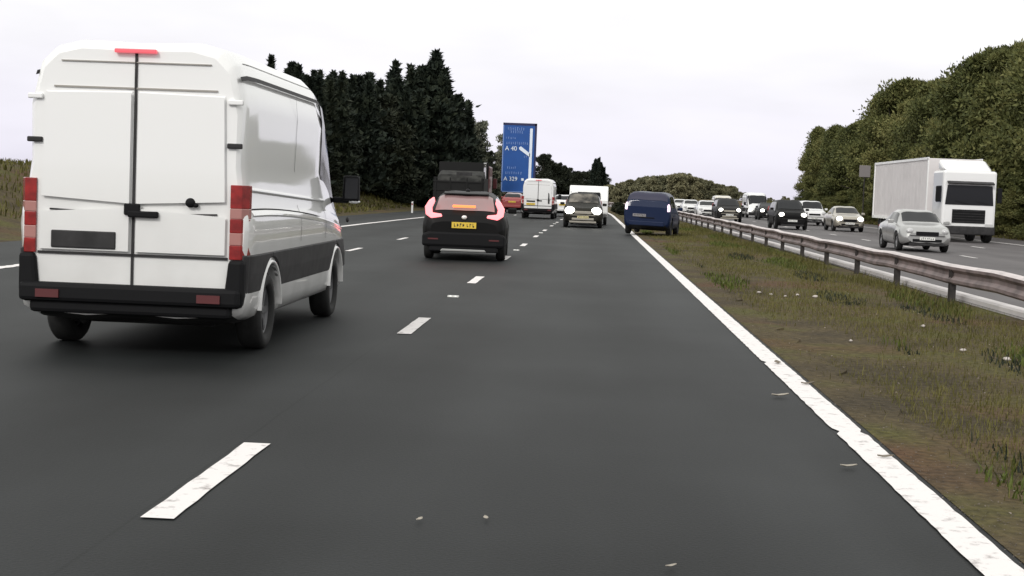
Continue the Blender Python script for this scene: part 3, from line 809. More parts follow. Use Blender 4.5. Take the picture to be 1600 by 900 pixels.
b = B(); b.box((0, -a+.1, .27), (1.5, .2, .16)); b.build('lower_valance', 'blackplastic', cx_, bevel=.03)
for sd_ in (1, -1):
    b = B(); b.box((sd_*.66, -a-.045, .46), (.22, .012, .03)); b.build('reflector', 'darkred', bm_)
b = B(); b.tube((.0, -.2, 1.5), (.0, -.32, 1.60), .012); b.ell((0, -.9, 1.515), (.05, .12, .05)); b.build('roof_aerial', 'blackplastic', cx_)
put(cx_, -2.76, 32.4+2.18, R_(2.0))

# --- blue people carrier up on the verge
mpv, _ = make_car('people_carrier', 'dark blue people carrier swerving with its right wheels on the verge', 'mpv', 'blue', 4.5, 1.86, 1.70, front_lit=False, rear_mat='brakepale', rimm='rimdark')
b = B(); b.box((0, -2.27, .70), (.60, .03, .03)); b.build('tailgate_trim', 'blackplastic', mpv)
for ch in mpv.children:
    if ch.name.startswith('rear_window'): ch.data.materials[0] = mat('rear_glass_painted_lilac_sky', (.03, .03, .06), .2, spec=.5)  # lilac sky reflection painted into the glass tint
put(mpv, 2.62, 59.4+2.3, R_(-9), .02, 0, R_(1.5))

# --- dark estate driving towards the camera, lamps on, drawing a caravan
suv, _ = make_car('estate_car', 'dark car with two round lit headlamps facing us, drawing a white caravan', 'estate', 'darkgreen', 4.5, 1.84, 1.60, grille_m='champagne', head_r=.23, plate_m='creamplate', lamp_out=.0, roofrails=True)
for ch in suv.children:
    if ch.name.startswith('windscreen'): ch.data.materials[0] = mat('painted_glint_windscreen', (.10, .09, .075), .15, var=.9, scale=2.6, spec=.4)  # pale mottling paints glints onto the windscreen
put(suv, -.27, 69.2+2.25, math.pi+R_(0))
car_ = empty('caravan'); tag(car_, 'white touring caravan with a dark front window behind the dark estate car', 'caravan')
b = B()
pr = [(-2.3, .42), (2.05, .42), (2.32, .60), (2.38, 1.25), (2.15, 1.85), (1.9, 1.98), (-1.9, 2.0), (-2.25, 1.85), (-2.35, 1.2), (-2.32, .6)]
b.prism(pr, 'x', -.98, .98); b.build('body', 'caravan', car_, bevel=.06)
b = B(); b.prism([(-.62, 1.28), (.62, 1.28), (.56, 1.66), (-.56, 1.66)], 'y', 2.18, 2.36)
b.build('front_window', 'glass', car_, bevel=.02)
for sd_ in (1, -1):
    for yy in (-1.2, .6):
        b = B(); b.box((sd_*.985, yy, 1.4), (.02, .9, .45)); b.build('side_window', 'glass', car_, bevel=.005)
    wheel(car_, sd_*.86, -.1, .33, .18, 'rimdark')
    b = B(); b.box((sd_*.9, 2.37, .62), (.1, .03, .08)); b.build('marker_light', 'headoff', car_)
b = B(); b.box((0, 2.7, .42), (.08, .9, .08)); b.box((0, 2.45, .62), (1.0, .3, .3)); b.build('hitch', 'plastic', car_, bevel=.02)
b = B(); b.box((0, 0, .38), (1.5, 4.2, .12)); b.build('chassis', 'under', car_)
put(car_, -.02, 78.3, math.pi+R_(-.5))

# --- second white van further on
van2 = make_van('panel_van', 'smaller white van seen from behind between the blue sign and the caravan', 'white2', L=5.3, W=1.98, H=2.36, detail=False, wheel_y=(.95, 4.2), lit=False)
put(van2, -3.04, 89.0, R_(-1.0))
b = B(); b.box((-.42, -.04, 1.02), (.5, .03, .08)); b.build('plate_recess', 'blackplastic', van2)
b = B(); b.prism([(.60, .90), (.70, .90), (.66, 1.5), (.60, 1.55)], 'y', -.05, -.02); b.build('side_lamp_recess', 'blackplastic', van2)

# --- small cars between
c3, _ = make_car('hatchback_car', 'small white hatchback half hidden between the white van and the dark estate', 'hatch', 'white2', 3.9, 1.68, 1.45, front_lit=False, rear_lit=True)
put(c3, -1.75, 100.5+1.9, 0)
c4, _ = make_car('hatchback_car', 'red hatchback glimpsed below the blue sign beyond the black crossover', 'hatch', 'red', 3.9, 1.7, 1.45, front_lit=False, rear_lit=False)
put(c4, -5.62, 112, R_(-1))

# --- dark skeletal lorry hidden behind the crossover
lo = empty('tipper_lorry'); tag(lo, 'dark open backed lorry with a pale upright pipe beyond the black crossover', 'lorry')
b = B(); b.box((0, 2.2, 1.85), (2.42, .10, 2.05)); b.box((-1.16, 1.1, 1.5), (.08, 2.2, 1.2)); b.box((1.16, 1.1, 1.5), (.08, 2.2, 1.2)); b.box((0, 0, 1.4), (2.42, .08, 1.1))
for z in (1.1, 1.5, 1.9): b.box((0, -.05, z), (2.44, .05, .06))
for x in (-1.1, -.4, .4, 1.1): b.box((x, -.05, 1.5), (.07, .06, 1.2))
b.build('tipper_body', 'under', lo, bevel=.01)
b = B(); b.box((0, 4.3, 1.7), (2.3, 1.9, 2.1)); b.build('cab', 'darkred', lo, bevel=.08)
b = B(); b.box((0, 2.4, .75), (.9, 5.4, .28)); b.build('chassis', 'under', lo)
b = B(); b.tube((1.05, 1.9, 1.0), (1.05, 1.9, 2.66), .075); b.tube((1.05, 1.9, 2.66), (1.05, 1.86, 2.86), .078); b.build('exhaust_stack', ['chrome'], lo)
b = B(); b.box((0, -.02, .62), (2.3, .10, .14)); b.build('rear_bumper', 'darkred', lo)
for sd_ in (1, -1):
    b = B(); b.box((sd_*.95, -.08, .64), (.3, .03, .11)); b.build('tail_light', 'rearlamp', lo)
    for yy in (.9, 4.3): wheel(lo, sd_*1.0, yy, .46, .28, 'rimdark')
    b = B(); b.box((sd_*1.32, 4.9, 1.9), (.2, .1, .5)); b.build('mirror', 'darkred', lo, bevel=.02)
b = B(); b.prism([(.2, 1.9), (.6, 2.25), (1.5, 2.45), (2.1, 2.2), (2.1, 1.0), (.2, 1.0)], 'x', -1.1, 1.1); b.build('load', 'darkload', lo, bevel=.15)
b = B(); b.box((.25, -.03, 2.28), (.75, .05, .16)); b.build('bracket', 'plastic', lo)
put(lo, -6.20, 71, R_(-1))

# ------------------------------------------------------------------ opposite carriageway, all facing the camera
PI = math.pi
o1, _ = make_car('saloon_car', 'silver saloon nearest on the far carriageway, beside the box lorry', 'saloon', 'silver', 4.5, 1.8, 1.44, front_lit=False, head_r=.13)
put(o1, 11.62, 52.2+2.25, PI)
o2, _ = make_car('suv_car', 'black off-road car with lit headlamps at the head of the far traffic', 'suv', 'black', 4.5, 1.86, 1.66, cat='car')
put(o2, 11.40, 84.9+2.25, PI)
o3, _ = make_car('saloon_car', 'champagne saloon with lit headlamps in front of the dark wood', 'saloon', 'champagne', 4.4, 1.78, 1.42, head_r=.17)
put(o3, 14.75, 85.8+2.2, PI)
o4, _ = make_car('suv_car', 'white off-road car between the black one and the champagne saloon', 'suv', 'white2', 4.5, 1.82, 1.68, front_lit=False)
put(o4, 15.45, 104+2.2, PI)
o5, _ = make_car('suv_car', 'dark grey off-road car with lit headlamps just above the barrier rail', 'suv', 'darkgrey', 4.5, 1.84, 1.62, grille_m='champagne')
put(o5, 9.75, 105+2.2, PI)
o6, _ = make_car('hatchback_car', 'dark small car with lit headlamps in front of the far white van', 'hatch', 'darkgrey', 3.9, 1.7, 1.42, head_r=.17)
put(o6, 14.75, 126, PI)
v3 = make_van('panel_van', 'tall white van facing us on the far carriageway behind a dark small car', 'white2', L=5.6, W=1.95, H=2.28, detail=False, wheel_y=(1., 4.4), headlit=True)
put(v3, 15.15, 136+5.6, PI)
v4 = make_van('panel_van', 'low cream van behind the dark grey off-road car', 'cream', L=4.6, W=1.75, H=1.9, detail=False, wheel_y=(.85, 3.6))
put(v4, 12.3, 138+4.6, PI)
o7, _ = make_car('saloon_car', 'white saloon left of the dark grey off-road car in the far traffic', 'saloon', 'white2', 4.4, 1.8, 1.42, front_lit=False)
put(o7, 9.45, 122, PI)
o8, _ = make_car('saloon_car', 'small white saloon second from the far end of the traffic by the barrier', 'saloon', 'white2', 4.4, 1.78, 1.42, front_lit=False)
put(o8, 9.55, 143, PI)
o9, _ = make_car('saloon_car', 'white saloon at the far end of the traffic, nearest the blue people carrier', 'saloon', 'white2', 4.4, 1.78, 1.42, front_lit=False)
put(o9, 9.75, 163, PI)

# articulated lorry on the right
lorry = empty('articulated_lorry'); tag(lorry, 'tall pale box sided lorry beside the silver saloon on the far carriageway', 'lorry')
tr = B(); tr.box((0, 6.8, 2.42), (2.5, 13.6, 2.98)); tr.build('trailer_box', 'boxwhite', lorry, bevel=.03)
b = B()
for sd_ in (-1, 1):
    x = sd_*1.265
    b.box((x, 6.8, 3.90), (.05, 13.64, .12)); b.box((x, 6.8, .93), (.05, 13.64, .16))
    for yy in (.06, 13.54): b.box((x, yy, 2.42), (.05, .13, 2.98))
b.build('trailer_frame', 'caravan', lorry)
for sd_ in (-1, 1):
    for i in range(1, 18): b = B(); b.box((sd_*1.253, i*.76, 2.42), (.008, .02, 2.8)); b.build('panel_seam', 'boxwhite', lorry)
b = B(); b.box((0, 6.6, .74), (1.0, 13.0, .22)); b.box((1.15, 6.9, .62), (.05, 3.6, .5)); b.box((-1.15, 6.9, .62), (.05, 3.6, .5)); b.build('chassis', 'under', lorry)
b = B(); b.box((0, 15.6, 1.95), (2.45, 2.1, 2.7)); b.prism([(14.9, 3.3), (16.4, 3.3), (14.9, 3.85)], 'x', -1.1, 1.1); cabo = b.build('cab', 'white2', lorry, bevel=.12)
b = B(); b.prism([(-1.1, 1.72), (1.1, 1.72), (1.02, 2.62), (-1.02, 2.62)], 'y', 16.63, 16.68); b.build('windscreen', 'glass', cabo, bevel=.01)
b = B(); b.box((0, 16.80, 2.74), (2.1, .3, .06), (R_(-18), 0, 0)); b.build('sun_visor', 'plastic', cabo, bevel=.01)
for x in (-.6, .35): b = B(); b.box((x, 16.70, 1.84), (.6, .02, .02), (0, R_(-12), 0)); b.build('wiper', 'blackplastic', cabo)
for sd_ in (-1, 1):
    b = B(); b.box((sd_*1.232, 15.9, 2.2), (.02, 1.0, .75)); b.build('side_window', 'glass', cabo)
    b = B(); b.box((sd_*1.4, 16.5, 2.2), (.22, .12, .7)); b.build('mirror', 'blackplastic', cabo, bevel=.03)
    b = B(); b.box((sd_*.95, 16.67, .78), (.36, .05, .2)); b.build('headlight', 'headoff', cabo, bevel=.02)
b = B(); b.box((0, 16.66, 1.2), (1.5, .04, .62))
for i in range(5): b.box((0, 16.69, .96+i*.12), (1.46, .03, .03), mi=1)
b.build('grille', ['blackplastic', 'plastic'], cabo)
b = B(); b.box((0, 16.55, .55), (2.45, .35, .4)); b.build('front_bumper', 'plastic', cabo, bevel=.06)
for yy in (1.9, 3.2, 4.5, 12.9, 15.9):
    for sd_ in (-1, 1): wheel(lorry, sd_*1.05, yy, .5, .34, 'rimdark', spokes=8)
put(lorry, 17.45, 86.9, PI)

# ------------------------------------------------------------------ blue direction sign
sg = empty('road_sign', (-9.1, 190, 0)); tag(sg, 'tall blue motorway direction sign with a white route line and branch', 'road sign')
M['signblue'] = mat('sign_blue', (.006, .072, .30), .45, var=.08, scale=.6)
M['signwhite'] = mat('sign_white', (.75, .82, .92), .5)
M['signblur'] = mat('sign_lettering', (.17, .27, .56), .5)
M['signedge'] = mat('sign_border', (.012, .014, .07), .5)
b = B(); b.box((0, 0, 5.82), (4.25, .12, 8.7)); b.build('panel', 'signblue', sg, bevel=.04)
b = B()
for x in (-2.06, 2.02): b.box((x, -.075, 5.82), (.13 if x < 0 else .26, .03, 8.7), mi=(1 if x < 0 else 0))
b.box((0, -.075, 10.05), (4.25, .03, .28)); b.box((0, -.075, 1.53), (4.25, .03, .12), mi=1)
b.build('border', ['signedge', 'signblur'], sg)
b = B(); y = -.09
b.box((1.45, y, 6.05), (.34, .03, 7.0))                                  # main route
b.prism([(1.38, 5.95), (1.38, 6.42), (.20, 7.28), (-.03, 7.10), (.02, 6.88)], 'y', y-.015, y+.015)
b.build('route_line', 'signwhite', sg)
def lettering(rows, parent, m):
    bb = B(); r = random.Random(8)
    for x0, x1, z, hh in rows:
        x = x0
        while x < x1-.08:
            w = r.uniform(.14, .26)
            bb.box((x+w/2, -.085, z+r.uniform(-.03, .03)), (w*.35, .02, hh*r.uniform(.75, 1)))
            if r.random() < .7: bb.box((x+w*.6, -.0853, z+hh*r.choice((-.35, .0, .35))), (w*.55, .02, hh*.22))
            x += w+.06
    return bb.build('lettering', m, parent)
lettering([(-1.55, .55, 9.45, .42), (-1.2, .4, 9.05, .36), (-1.75, -.5, 8.3, .26), (-1.7, 1.0, 7.66, .34), (.6, 1.05, 6.0, .28), (-1.5, -.3, 4.55, .3), (-1.7, .3, 3.9, .34)], sg, 'signblur')
def text(s, parent, x, z, size, m, y=-.09):
    cu = bpy.data.curves.new('road_number', 'FONT'); cu.body = s; cu.size = size; cu.extrude = .01
    ob = bpy.data.objects.new('road_number', cu); COL.objects.link(ob); ob.parent = parent
    ob.location = (x, y, z); ob.rotation_euler = (R_(90), 0, 0)
    cu.materials.append(M[m])
    bpy.context.view_layer.update()
    me = bpy.data.meshes.new_from_object(ob); mo = bpy.data.objects.new('road_number', me); COL.objects.link(mo)
    mo.parent = parent; mo.location = ob.location; mo.rotation_euler = ob.rotation_euler
    bpy.data.objects.remove(ob)
    mo.name = 'road_number'
    return mo
text('A 40', sg, -1.8, 6.72, .78, 'signwhite'); text('A 329', sg, -1.85, 2.92, .72, 'signwhite')
b = B(); b.box((.55, -.085, 3.12), (.32, .03, .30)); b.build('arrow', 'signwhite', sg)
for x in (-1.4, 1.4):
    b = B(); b.tube((x, .16, -.1), (x, .16, 9.6), .09); b.build('pole', 'post', sg)

# small pale sign by the right-hand wood
s2 = empty('small_sign', (21.57, 120, 0)); tag(s2, 'small pale rectangular sign on a post in front of the right-hand wood', 'road sign')
b = B(); b.box((0, 0, 4.2), (.86, .05, .92)); b.build('panel', mat('faded_sign', (.20, .18, .18), .7), s2, bevel=.02)
b = B(); b.tube((0, .06, 0), (0, .06, 4.5), .05); b.build('pole', 'post', s2)
s2.rotation_euler[2] = R_(-8)
# marker post on the left verge
mk = empty('marker_post', (-10.85, 92, 0)); tag(mk, 'short white marker post at the left verge beside the conifers', 'marker post')
b = B(); b.box((0, 0, .30), (.11, .08, .66)); b.prism([(-.055, .63), (.055, .63), (.055, .72), (-.055, .67)], 'y', -.04, .04); b.build('post', 'white2', mk, bevel=.01)
b = B(); b.box((0, -.045, .54), (.08, .01, .10)); b.build('reflector', 'rearlamp', mk)

# ------------------------------------------------------------------ road studs, leaves, stones
M['stud'] = mat('stud_casing', (.55, .55, .52), .4)
M['studglow'] = mat('stud_glow', (.8, .8, .8), .1, emit=(1, 1, .95), es=.5)  # faint glow put in for light the stud throws back
st0 = None
for i in range(7):
    y = 3.35+18*i
    if st0 is None:
        st0 = empty('road_stud'); b = B(); b.prism([(-.065, 0), (.065, 0), (.045, .022), (-.045, .022)], 'x', -.08, .08); b.build('casing', 'stud', st0, bevel=.004)
        for sd_ in (-1, 1):
            b = B(); b.ell((sd_*.035, -.052, .014), (.018, .008, .008)); b.build('reflector', 'studglow', st0)
        r_ = st0
    else: r_ = copy_tree(st0)
    tag(r_, 'small white reflecting road stud between two dashes of the lane line', 'road stud', 'road studs along the lane line')
    r_.location = (-1.885+shift(-1.885, y), y, .002)

rnd = random.Random(11)
def leaf_mesh(seed, s=1.):
    r = random.Random(seed); b_ = B(); n = 6; top = []; 
    for i in range(n+1):
        t = i/n; w = .022*math.sin(math.pi*(t*.9+.05))*s*r.uniform(.8, 1.2)
        for q in (-1, 0, 1): top.append(((t-.5)*.11*s, q*w, .004+.018*s*abs(t-.4)+(.008*s if q else 0)))
    b_.add(top, [(i*3+j, i*3+j+1, (i+1)*3+j+1, (i+1)*3+j) for i in range(n) for j in range(2)], 0, True)
    return b_
for i, (x, y, s_, rz) in enumerate(((1.56, 11.82, 1.3, .3), (1.57, 8.75, .9, .1), (-.72, 6.8, .5, 1.2), (-.42, 6.9, .5, 1.8), (.40, 6.16, .5, .6), (1.84, 14.25, 1.2, 1.7), (1.90, 12.7, 1.1, .3), (1.86, 9.15, .9, 0))):
    o = leaf_mesh(i, s_).build('fallen_leaf', 'dryleaf' if i < 5 else mat('brown_leaf_%d' % i, (.2, .17, .13), .8), None, solid=.002)
    o.location = (x, y, .010); o.rotation_euler = (0, 0, rz)
    if i < 5: tag(o, 'pale curled leaf lying on the dark tarmac', 'leaf', 'pale leaves on the tarmac')
    else: tag(o, 'greyish leaf lying across the white edge line', 'leaf', 'leaves on the edge line')

def stone_mesh(seed):
    r = random.Random(seed); b_ = B(); b_.ell((0, 0, 0), (1, .8, .6), 8, 6)
    b_.v = [(x*r.uniform(.8, 1.2), y*r.uniform(.8, 1.2), z*r.uniform(.8, 1.2)) for x, y, z in b_.v]
    # close the poles so rings meet
    return b_
protos = []
spots = [(4.35, 15.6), (4.75, 15.2), (4.62, 14.5), (4.95, 14.1), (4.2, 14.9), (4.5, 13.6), (4.1, 16.4), (4.85, 16.6), (3.25, 24.6), (3.05, 24.9), (2.9, 25.3), (3.5, 25.0), (3.75, 24.7), (4.35, 19.5), (3.0, 17.0), (4.9, 13.2), (3.9, 12.3), (3.45, 11.2)]
for i, (x, y) in enumerate(spots):
    if i < 4:
        o = stone_mesh(i).build('stone', 'stone'); protos.append(o)
    else:
        o = protos[i % 4].copy(); COL.objects.link(o)
    s_ = rnd.uniform(.022, .05)*(1.25 if i < 4 else 1); o.scale = (s_, s_*rnd.uniform(.7, 1.2), s_*.8); o.location = (x, y, .0+s_*.3); o.rotation_euler = (0, 0, rnd.uniform(0, 6))
    tag(o, 'pale stone lying among the weeds of the central verge', 'stone', 'pale stones on the central verge')
b = B()
for i in range(1500):
    y = 6+(rnd.random()**1.6)*60; x = rnd.uniform(2.05, 5.9)
    if rnd.random() < .5: x = 4.6+rnd.gauss(0, .5)
    s_ = rnd.uniform(.006, .018); v = [Vector((rnd.uniform(-1, 1), rnd.uniform(-1, 1), rnd.uniform(0, 1))).normalized()*s_ for _ in range(4)]
    b.add([(x+q.x, y+q.y, q.z+.0) for q in v], [(0, 1, 2), (0, 2, 3), (0, 3, 1), (1, 3, 2)])
tag(b.build('gravel', mat('gravel_grey', (.24, .2, .17), .9, var=.5, scale=4)), 'loose gravel and grit strewn over the central verge', 'gravel', kind='stuff')

# grass and weeds
def blades(name, n, area, hfun, wid, m, label, seed, patch=None):
    r = random.Random(seed); vs = []; fs = []
    i = 0
    while i < n:
        x, y = area(r)
        if patch and not patch(x, y, r): 
            i += .25; continue
        h_ = hfun(r, y); az_ = r.uniform(0, 6.283); le = r.uniform(.1, .7)*h_
        w = wid*(1+y/40.)*r.uniform(.6, 1.3)
        dx, dy = math.cos(az_), math.sin(az_); px, py = -dy*w, dx*w; z0 = ground_z(x, y)-.01
        o = len(vs)
        vs += [(x-px, y-py, z0), (x+px, y+py, z0), (x+dx*le*.4+px*.7, y+dy*le*.4+py*.7, z0+h_*.6), (x+dx*le*.4-px*.7, y+dy*le*.4-py*.7, z0+h_*.6), (x+dx*le, y+dy*le, z0+h_*.95)]
        fs += [(o, o+1, o+2, o+3), (o+3, o+2, o+4)]; i += 1
    b_ = B(); b_.v = vs; b_.f = fs; b_.m = [0]*len(fs); b_.sm = [False]*len(fs)
    return tag(b_.build(name, m), label, 'grass', kind='stuff')
def clump(x, y):
    return math.sin(x*1.9+1.1*math.sin(y*.35))+math.sin(y*.52+x*.8)+.8*math.sin(x*3.7-y*.31)
blades('grass', 95000, lambda r: (r.uniform(2.15, 6.1)+0, 6+(r.random()**1.9)*95), lambda r, y: r.uniform(.02, .06) if r.random() < .8 else r.uniform(.06, .13), .0028, 'blade', 'short dry olive grass covering the central verge', 1,
       lambda x, y, r: clump(x, y)+r.uniform(-1.3, 1.3) > -.7 and (x > 2.5 or r.random() < .4))
blades('weeds', 12000, lambda r: (r.uniform(2.3, 6.0), 6+(r.random()**1.5)*70), lambda r, y: r.uniform(.04, .13), .007, 'weed', 'green weed patches on the central verge', 2,
       lambda x, y, r: clump(x+9, y+4)+r.uniform(-.3, .3) > 1.25)
blades('left_grass', 16000, lambda r: (r.uniform(-26, -13.2), r.uniform(40, 135)), lambda r, y: r.uniform(.1, .3), .012, 'blade', 'rough grass on the low bank left of the road', 3,
       lambda x, y, r: x < -13.4+sL(y))
blades('right_grass', 9000, lambda r: (r.uniform(22.9, 30), r.uniform(60, 220)), lambda r, y: r.uniform(.1, .3), .012, 'blade', 'rough grass at the foot of the right-hand wood', 4)

# ------------------------------------------------------------------ trees
def leaves_mesh(pts, m, seed, size, name='crown'):
    """pts: list of (pos, outward dir); makes small bent leaf sprays"""
    r = np.random.default_rng(seed); n = len(pts)
    P = np.array([p for p, d in pts]); Dr = np.array([d for p, d in pts])
    Dr = Dr+r.normal(0, .55, (n, 3)); Dr /= np.linalg.norm(Dr, axis=1)[:, None]+1e-9
    A = np.cross(Dr, r.normal(0, 1, (n, 3))); A /= np.linalg.norm(A, axis=1)[:, None]+1e-9
    s_ = size*r.uniform(.6, 1.4, n)[:, None]; w = s_*.32
    v0 = P-Dr*s_*.3; v1 = P+A*w; v2 = P+Dr*s_*.9; v3 = P-A*w
    V = np.stack([v0, v1, v2, v3], 1).reshape(-1, 3)
    me = bpy.data.meshes.new(name)
    me.vertices.add(4*n); me.vertices.foreach_set('co', V.astype(np.float32).ravel())
    me.loops.add(4*n); me.loops.foreach_set('vertex_index', np.arange(4*n, dtype=np.int32))
    me.polygons.add(n); me.polygons.foreach_set('loop_start', np.arange(0, 4*n, 4, dtype=np.int32)); me.polygons.foreach_set('loop_total', np.full(n, 4, dtype=np.int32))
    me.materials.append(M[m]); me.update(calc_edges=True)
    return me
def make_tree(name, kind, seed, H=10., Rr=2.2, m='needles', n=14000, size=.3):
    r = random.Random(seed); root = empty(name); pts = []
    tb = B(); tb.tube((0, 0, -.3), (r.uniform(-.1, .1), r.uniform(-.1, .1), H*.55), .02*H, .01*H, 10)
    if kind == 'conifer':
        leaders = [(0, 0, H*.93, Rr)]
        for i in range(r.randint(8, 12)):
            a_ = r.uniform(0, 6.28); d = Rr*r.uniform(.25, .85); leaders.append((d*math.cos(a_), d*math.sin(a_), H*r.uniform(.72, 1.0), Rr*r.uniform(.2, .42)))
        wts = [l_[2]*l_[3] for l_ in leaders]
        for i in range(n):
            lx, ly, lh, lr = r.choices(leaders, wts)[0]
            t = r.random()**.85; z = lh*(.02+.98*t)
            taper = max(.02, (1-t**2.4))**.9*(.8+.2*math.sin(t*30+lx*7))
            rad = lr*taper*(.35+.65*math.sqrt(r.random()))*(1+.25*math.sin(5*z+3*lx))
            a_ = r.uniform(0, 6.283)
            if math.sin(4.3*z+seed)*math.sin(3*a_+lx*9+z) > .55: rad *= r.uniform(1.1, 1.5)
            pts.append(((lx+rad*math.cos(a_), ly+rad*math.sin(a_), z), (math.cos(a_)*.6, math.sin(a_)*.6, .9)))
            
        for lx, ly, lh, lr in leaders[1:]: tb.tube((0, 0, H*.1), (lx, ly, lh*.7), .008*H, .004*H, 6)
    else:
        cl = []
        nc = 46 if kind == 'broad' else 26
        for i in range(nc):
            a_ = r.uniform(0, 6.283); t = r.random()
            z = H*(.06+.88*t); env = math.sin(math.pi*(.22+.72*t))**.7 if kind != 'airy' else math.sin(math.pi*(.3+.62*t))
            rad = Rr*env*math.sqrt(r.random())
            cl.append((rad*math.cos(a_), rad*math.sin(a_), z, H*r.uniform(.06, .12)*(1 if kind == 'broad' else .75)))
        if kind == 'broad':
            for i in range(10): 
                a_ = r.uniform(0, 6.283); cl.append((Rr*.55*math.cos(a_)*r.random(), Rr*.55*math.sin(a_)*r.random(), H*r.uniform(.92, 1.0), H*.045))
        for i in range(n):
            c = cl[int(r.random()*len(cl))]
            q = Vector((r.gauss(0, 1), r.gauss(0, 1), r.gauss(0, 1))); q.normalize(); d = c[3]*(r.random()**.4)*(1 if r.random() < .72 or kind == 'airy' else r.uniform(1, 1.5))
            pts.append(((c[0]+q.x*d*1.25, c[1]+q.y*d*1.25, max(.05, c[2]+q.z*d*.85)), (q.x, q.y, q.z+.35)))
        for c in cl[::2]: tb.tube((0, 0, H*.15+c[2]*.3), (c[0]*.9, c[1]*.9, c[2]), .007*H, .002*H, 5)
    tb.build('trunk', 'bark', root)
    me = leaves_mesh(pts, m, seed, size)
    o = bpy.data.objects.new('crown', me); COL.objects.link(o); o.parent = root
    return root
TR = {}
def tree(key, x, y, h, label, group, name, cat='tree', wide=1.):
    P, base = TR[key]
    if not P.get('used'):
        P['used'] = True; o = P['o']
    else: o = copy_tree(P['o'])
    o.name = name
    s_ = (h-max(0, ground_z(x, y)))/base; rr = random.Random(x*7.1+y)
    o.location = (x, y, ground_z(x, y)-.02); o.scale = (s_*wide*rr.uniform(.9, 1.1), s_*wide*rr.uniform(.9, 1.1), s_); o.rotation_euler = (0, 0, rr.uniform(0, 6.28))
    tag(o, label, cat, group); return o
for key, kind, seed, H, Rr, m, n, size in (
        ('c0', 'conifer', 1, 10, 2.3, 'needles', 15000, .34), ('c1', 'conifer', 2, 10, 2.0, 'needles', 15000, .34), ('c2', 'conifer', 3, 10, 2.6, 'needles', 16000, .34), ('c3', 'conifer', 14, 10, 1.7, 'needles', 12000, .32),
        ('b0', 'broad', 4, 10, 3.6, 'olive', 40000, .20), ('b1', 'broad', 5, 10, 4.0, 'olive', 40000, .20), ('b2', 'broad', 6, 10, 3.3, 'olive', 40000, .20),
        ('d0', 'broad', 7, 10, 5.0, 'dusky', 11000, .6), ('d1', 'broad', 8, 10, 5.5, 'dusky', 11000, .6),
        ('k0', 'broad', 9, 10, 3.6, 'darkleaf', 16000, .38), ('k1', 'broad', 10, 10, 4.0, 'darkleaf', 16000, .38),
        ('p0', 'airy', 12, 10, 2.6, 'pale', 3600, .34)):
    TR[key] = ({'o': make_tree('tree', kind, seed, H, Rr, m, n, size)}, H)

rnd = random.Random(21)
GC = 'dark conifers along the left verge'
# front row of dark conifers left of the road
rows = []
for x, y, h in [(-20.5, 62, 5.6), (-19.5, 68, 5.9), (-19.3, 75, 6.4), (-20.4, 84, 6.4), (-18.1, 90, 9.1), (-18.3, 95, 8.5), (-17.4, 99, 9.0),
                (-16.9, 108, 10.2), (-15.0, 115, 9.9), (-15.6, 119, 10.6), (-13.6, 119, 11.5), (-12.9, 120.5, 11.8), (-12.5, 131, 10.0), (-12.1, 127, 9.0),
                (-20.5, 103, 9.0), (-22, 110, 9.6), (-19.5, 112, 10.0), (-17.5, 116, 9.7), (-21, 120, 10.6), (-18, 124, 10.6), (-15.2, 126, 10.6), (-23.5, 97, 7.0), (-24, 88, 6.0), (-24, 78, 6.6),
                (-24, 128, 10.6), (-21, 135, 10.8), (-17, 135, 10.2), (-14, 134, 8.6)]:
    k = rnd.choice(('c0', 'c1', 'c2', 'c2'))
    tree(k, x, y, h*rnd.uniform(.97, 1.06), 'dark pointed conifer in the dense belt left of the road', GC, 'conifer_tree', wide=1.25)
for x, y, h in [(-18.5, 105, 7.6), (-16.2, 112, 8.0), (-14.4, 122, 8.4), (-20, 97, 6.8), (-14.2, 129, 7.4), (-19, 118, 8.6), (-21.5, 90, 6.0)]:
    tree('k1', x, y, h, 'rounder dark broadleaf crown among the left conifers', 'dark broadleaf trees among the left conifers', 'broadleaf_tree')
# behind them, towards the sign
tree('p0', -12.8, 172, 9.6, 'thin pale tree standing left of the blue sign, sky showing through', None, 'young_tree')
tree('p0', -14.2, 181, 9.4, 'pale wispy tree behind the left edge of the blue sign', None, 'young_tree')
tree('p0', -11.6, 205, 9.6, 'pale wispy tree whose top shows above the corner of the blue sign', None, 'young_tree')
for x, y, h in [(-11.6, 140, 6.0), (-12.9, 150, 6.4), (-14, 160, 7), (-14.6, 170, 6.5), (-14.8, 178, 6.6), (-13.9, 197, 6.5), (-15.5, 203, 7), (-11.2, 215, 7), (-13.5, 225, 7)]:
    tree(rnd.choice(('k0', 'k1')), x, y, h, 'dark bushy tree beside the blue sign', 'dark bushy trees around the sign', 'bushy_tree')
for x, y, h in [(-13.2, 420, 11.8), (-10.1, 427, 9.8), (-7.4, 434, 8.7), (-5.5, 441, 7.5), (-2.9, 423, 7.7), (-0.5, 430, 7.6), (1.5, 437, 8.1), (3.5, 444, 7.4), (-8.4, 426, 9.1), (-4.0, 433, 7.8), (0.0, 440, 7.9)]:
    tree(rnd.choice(('k0', 'k1')), x, y, h, 'dark roadside tree behind the white van and caravan', 'dark trees behind the van and caravan', 'bushy_tree')
tree('c3', 1.25, 410, 12.1, 'square topped dark conifer rising above the caravan', None, 'conifer_tree')
tree('c1', 2.9, 414, 11.2, 'narrow dark conifer right of the tallest one above the caravan', None, 'conifer_tree', wide=.8)
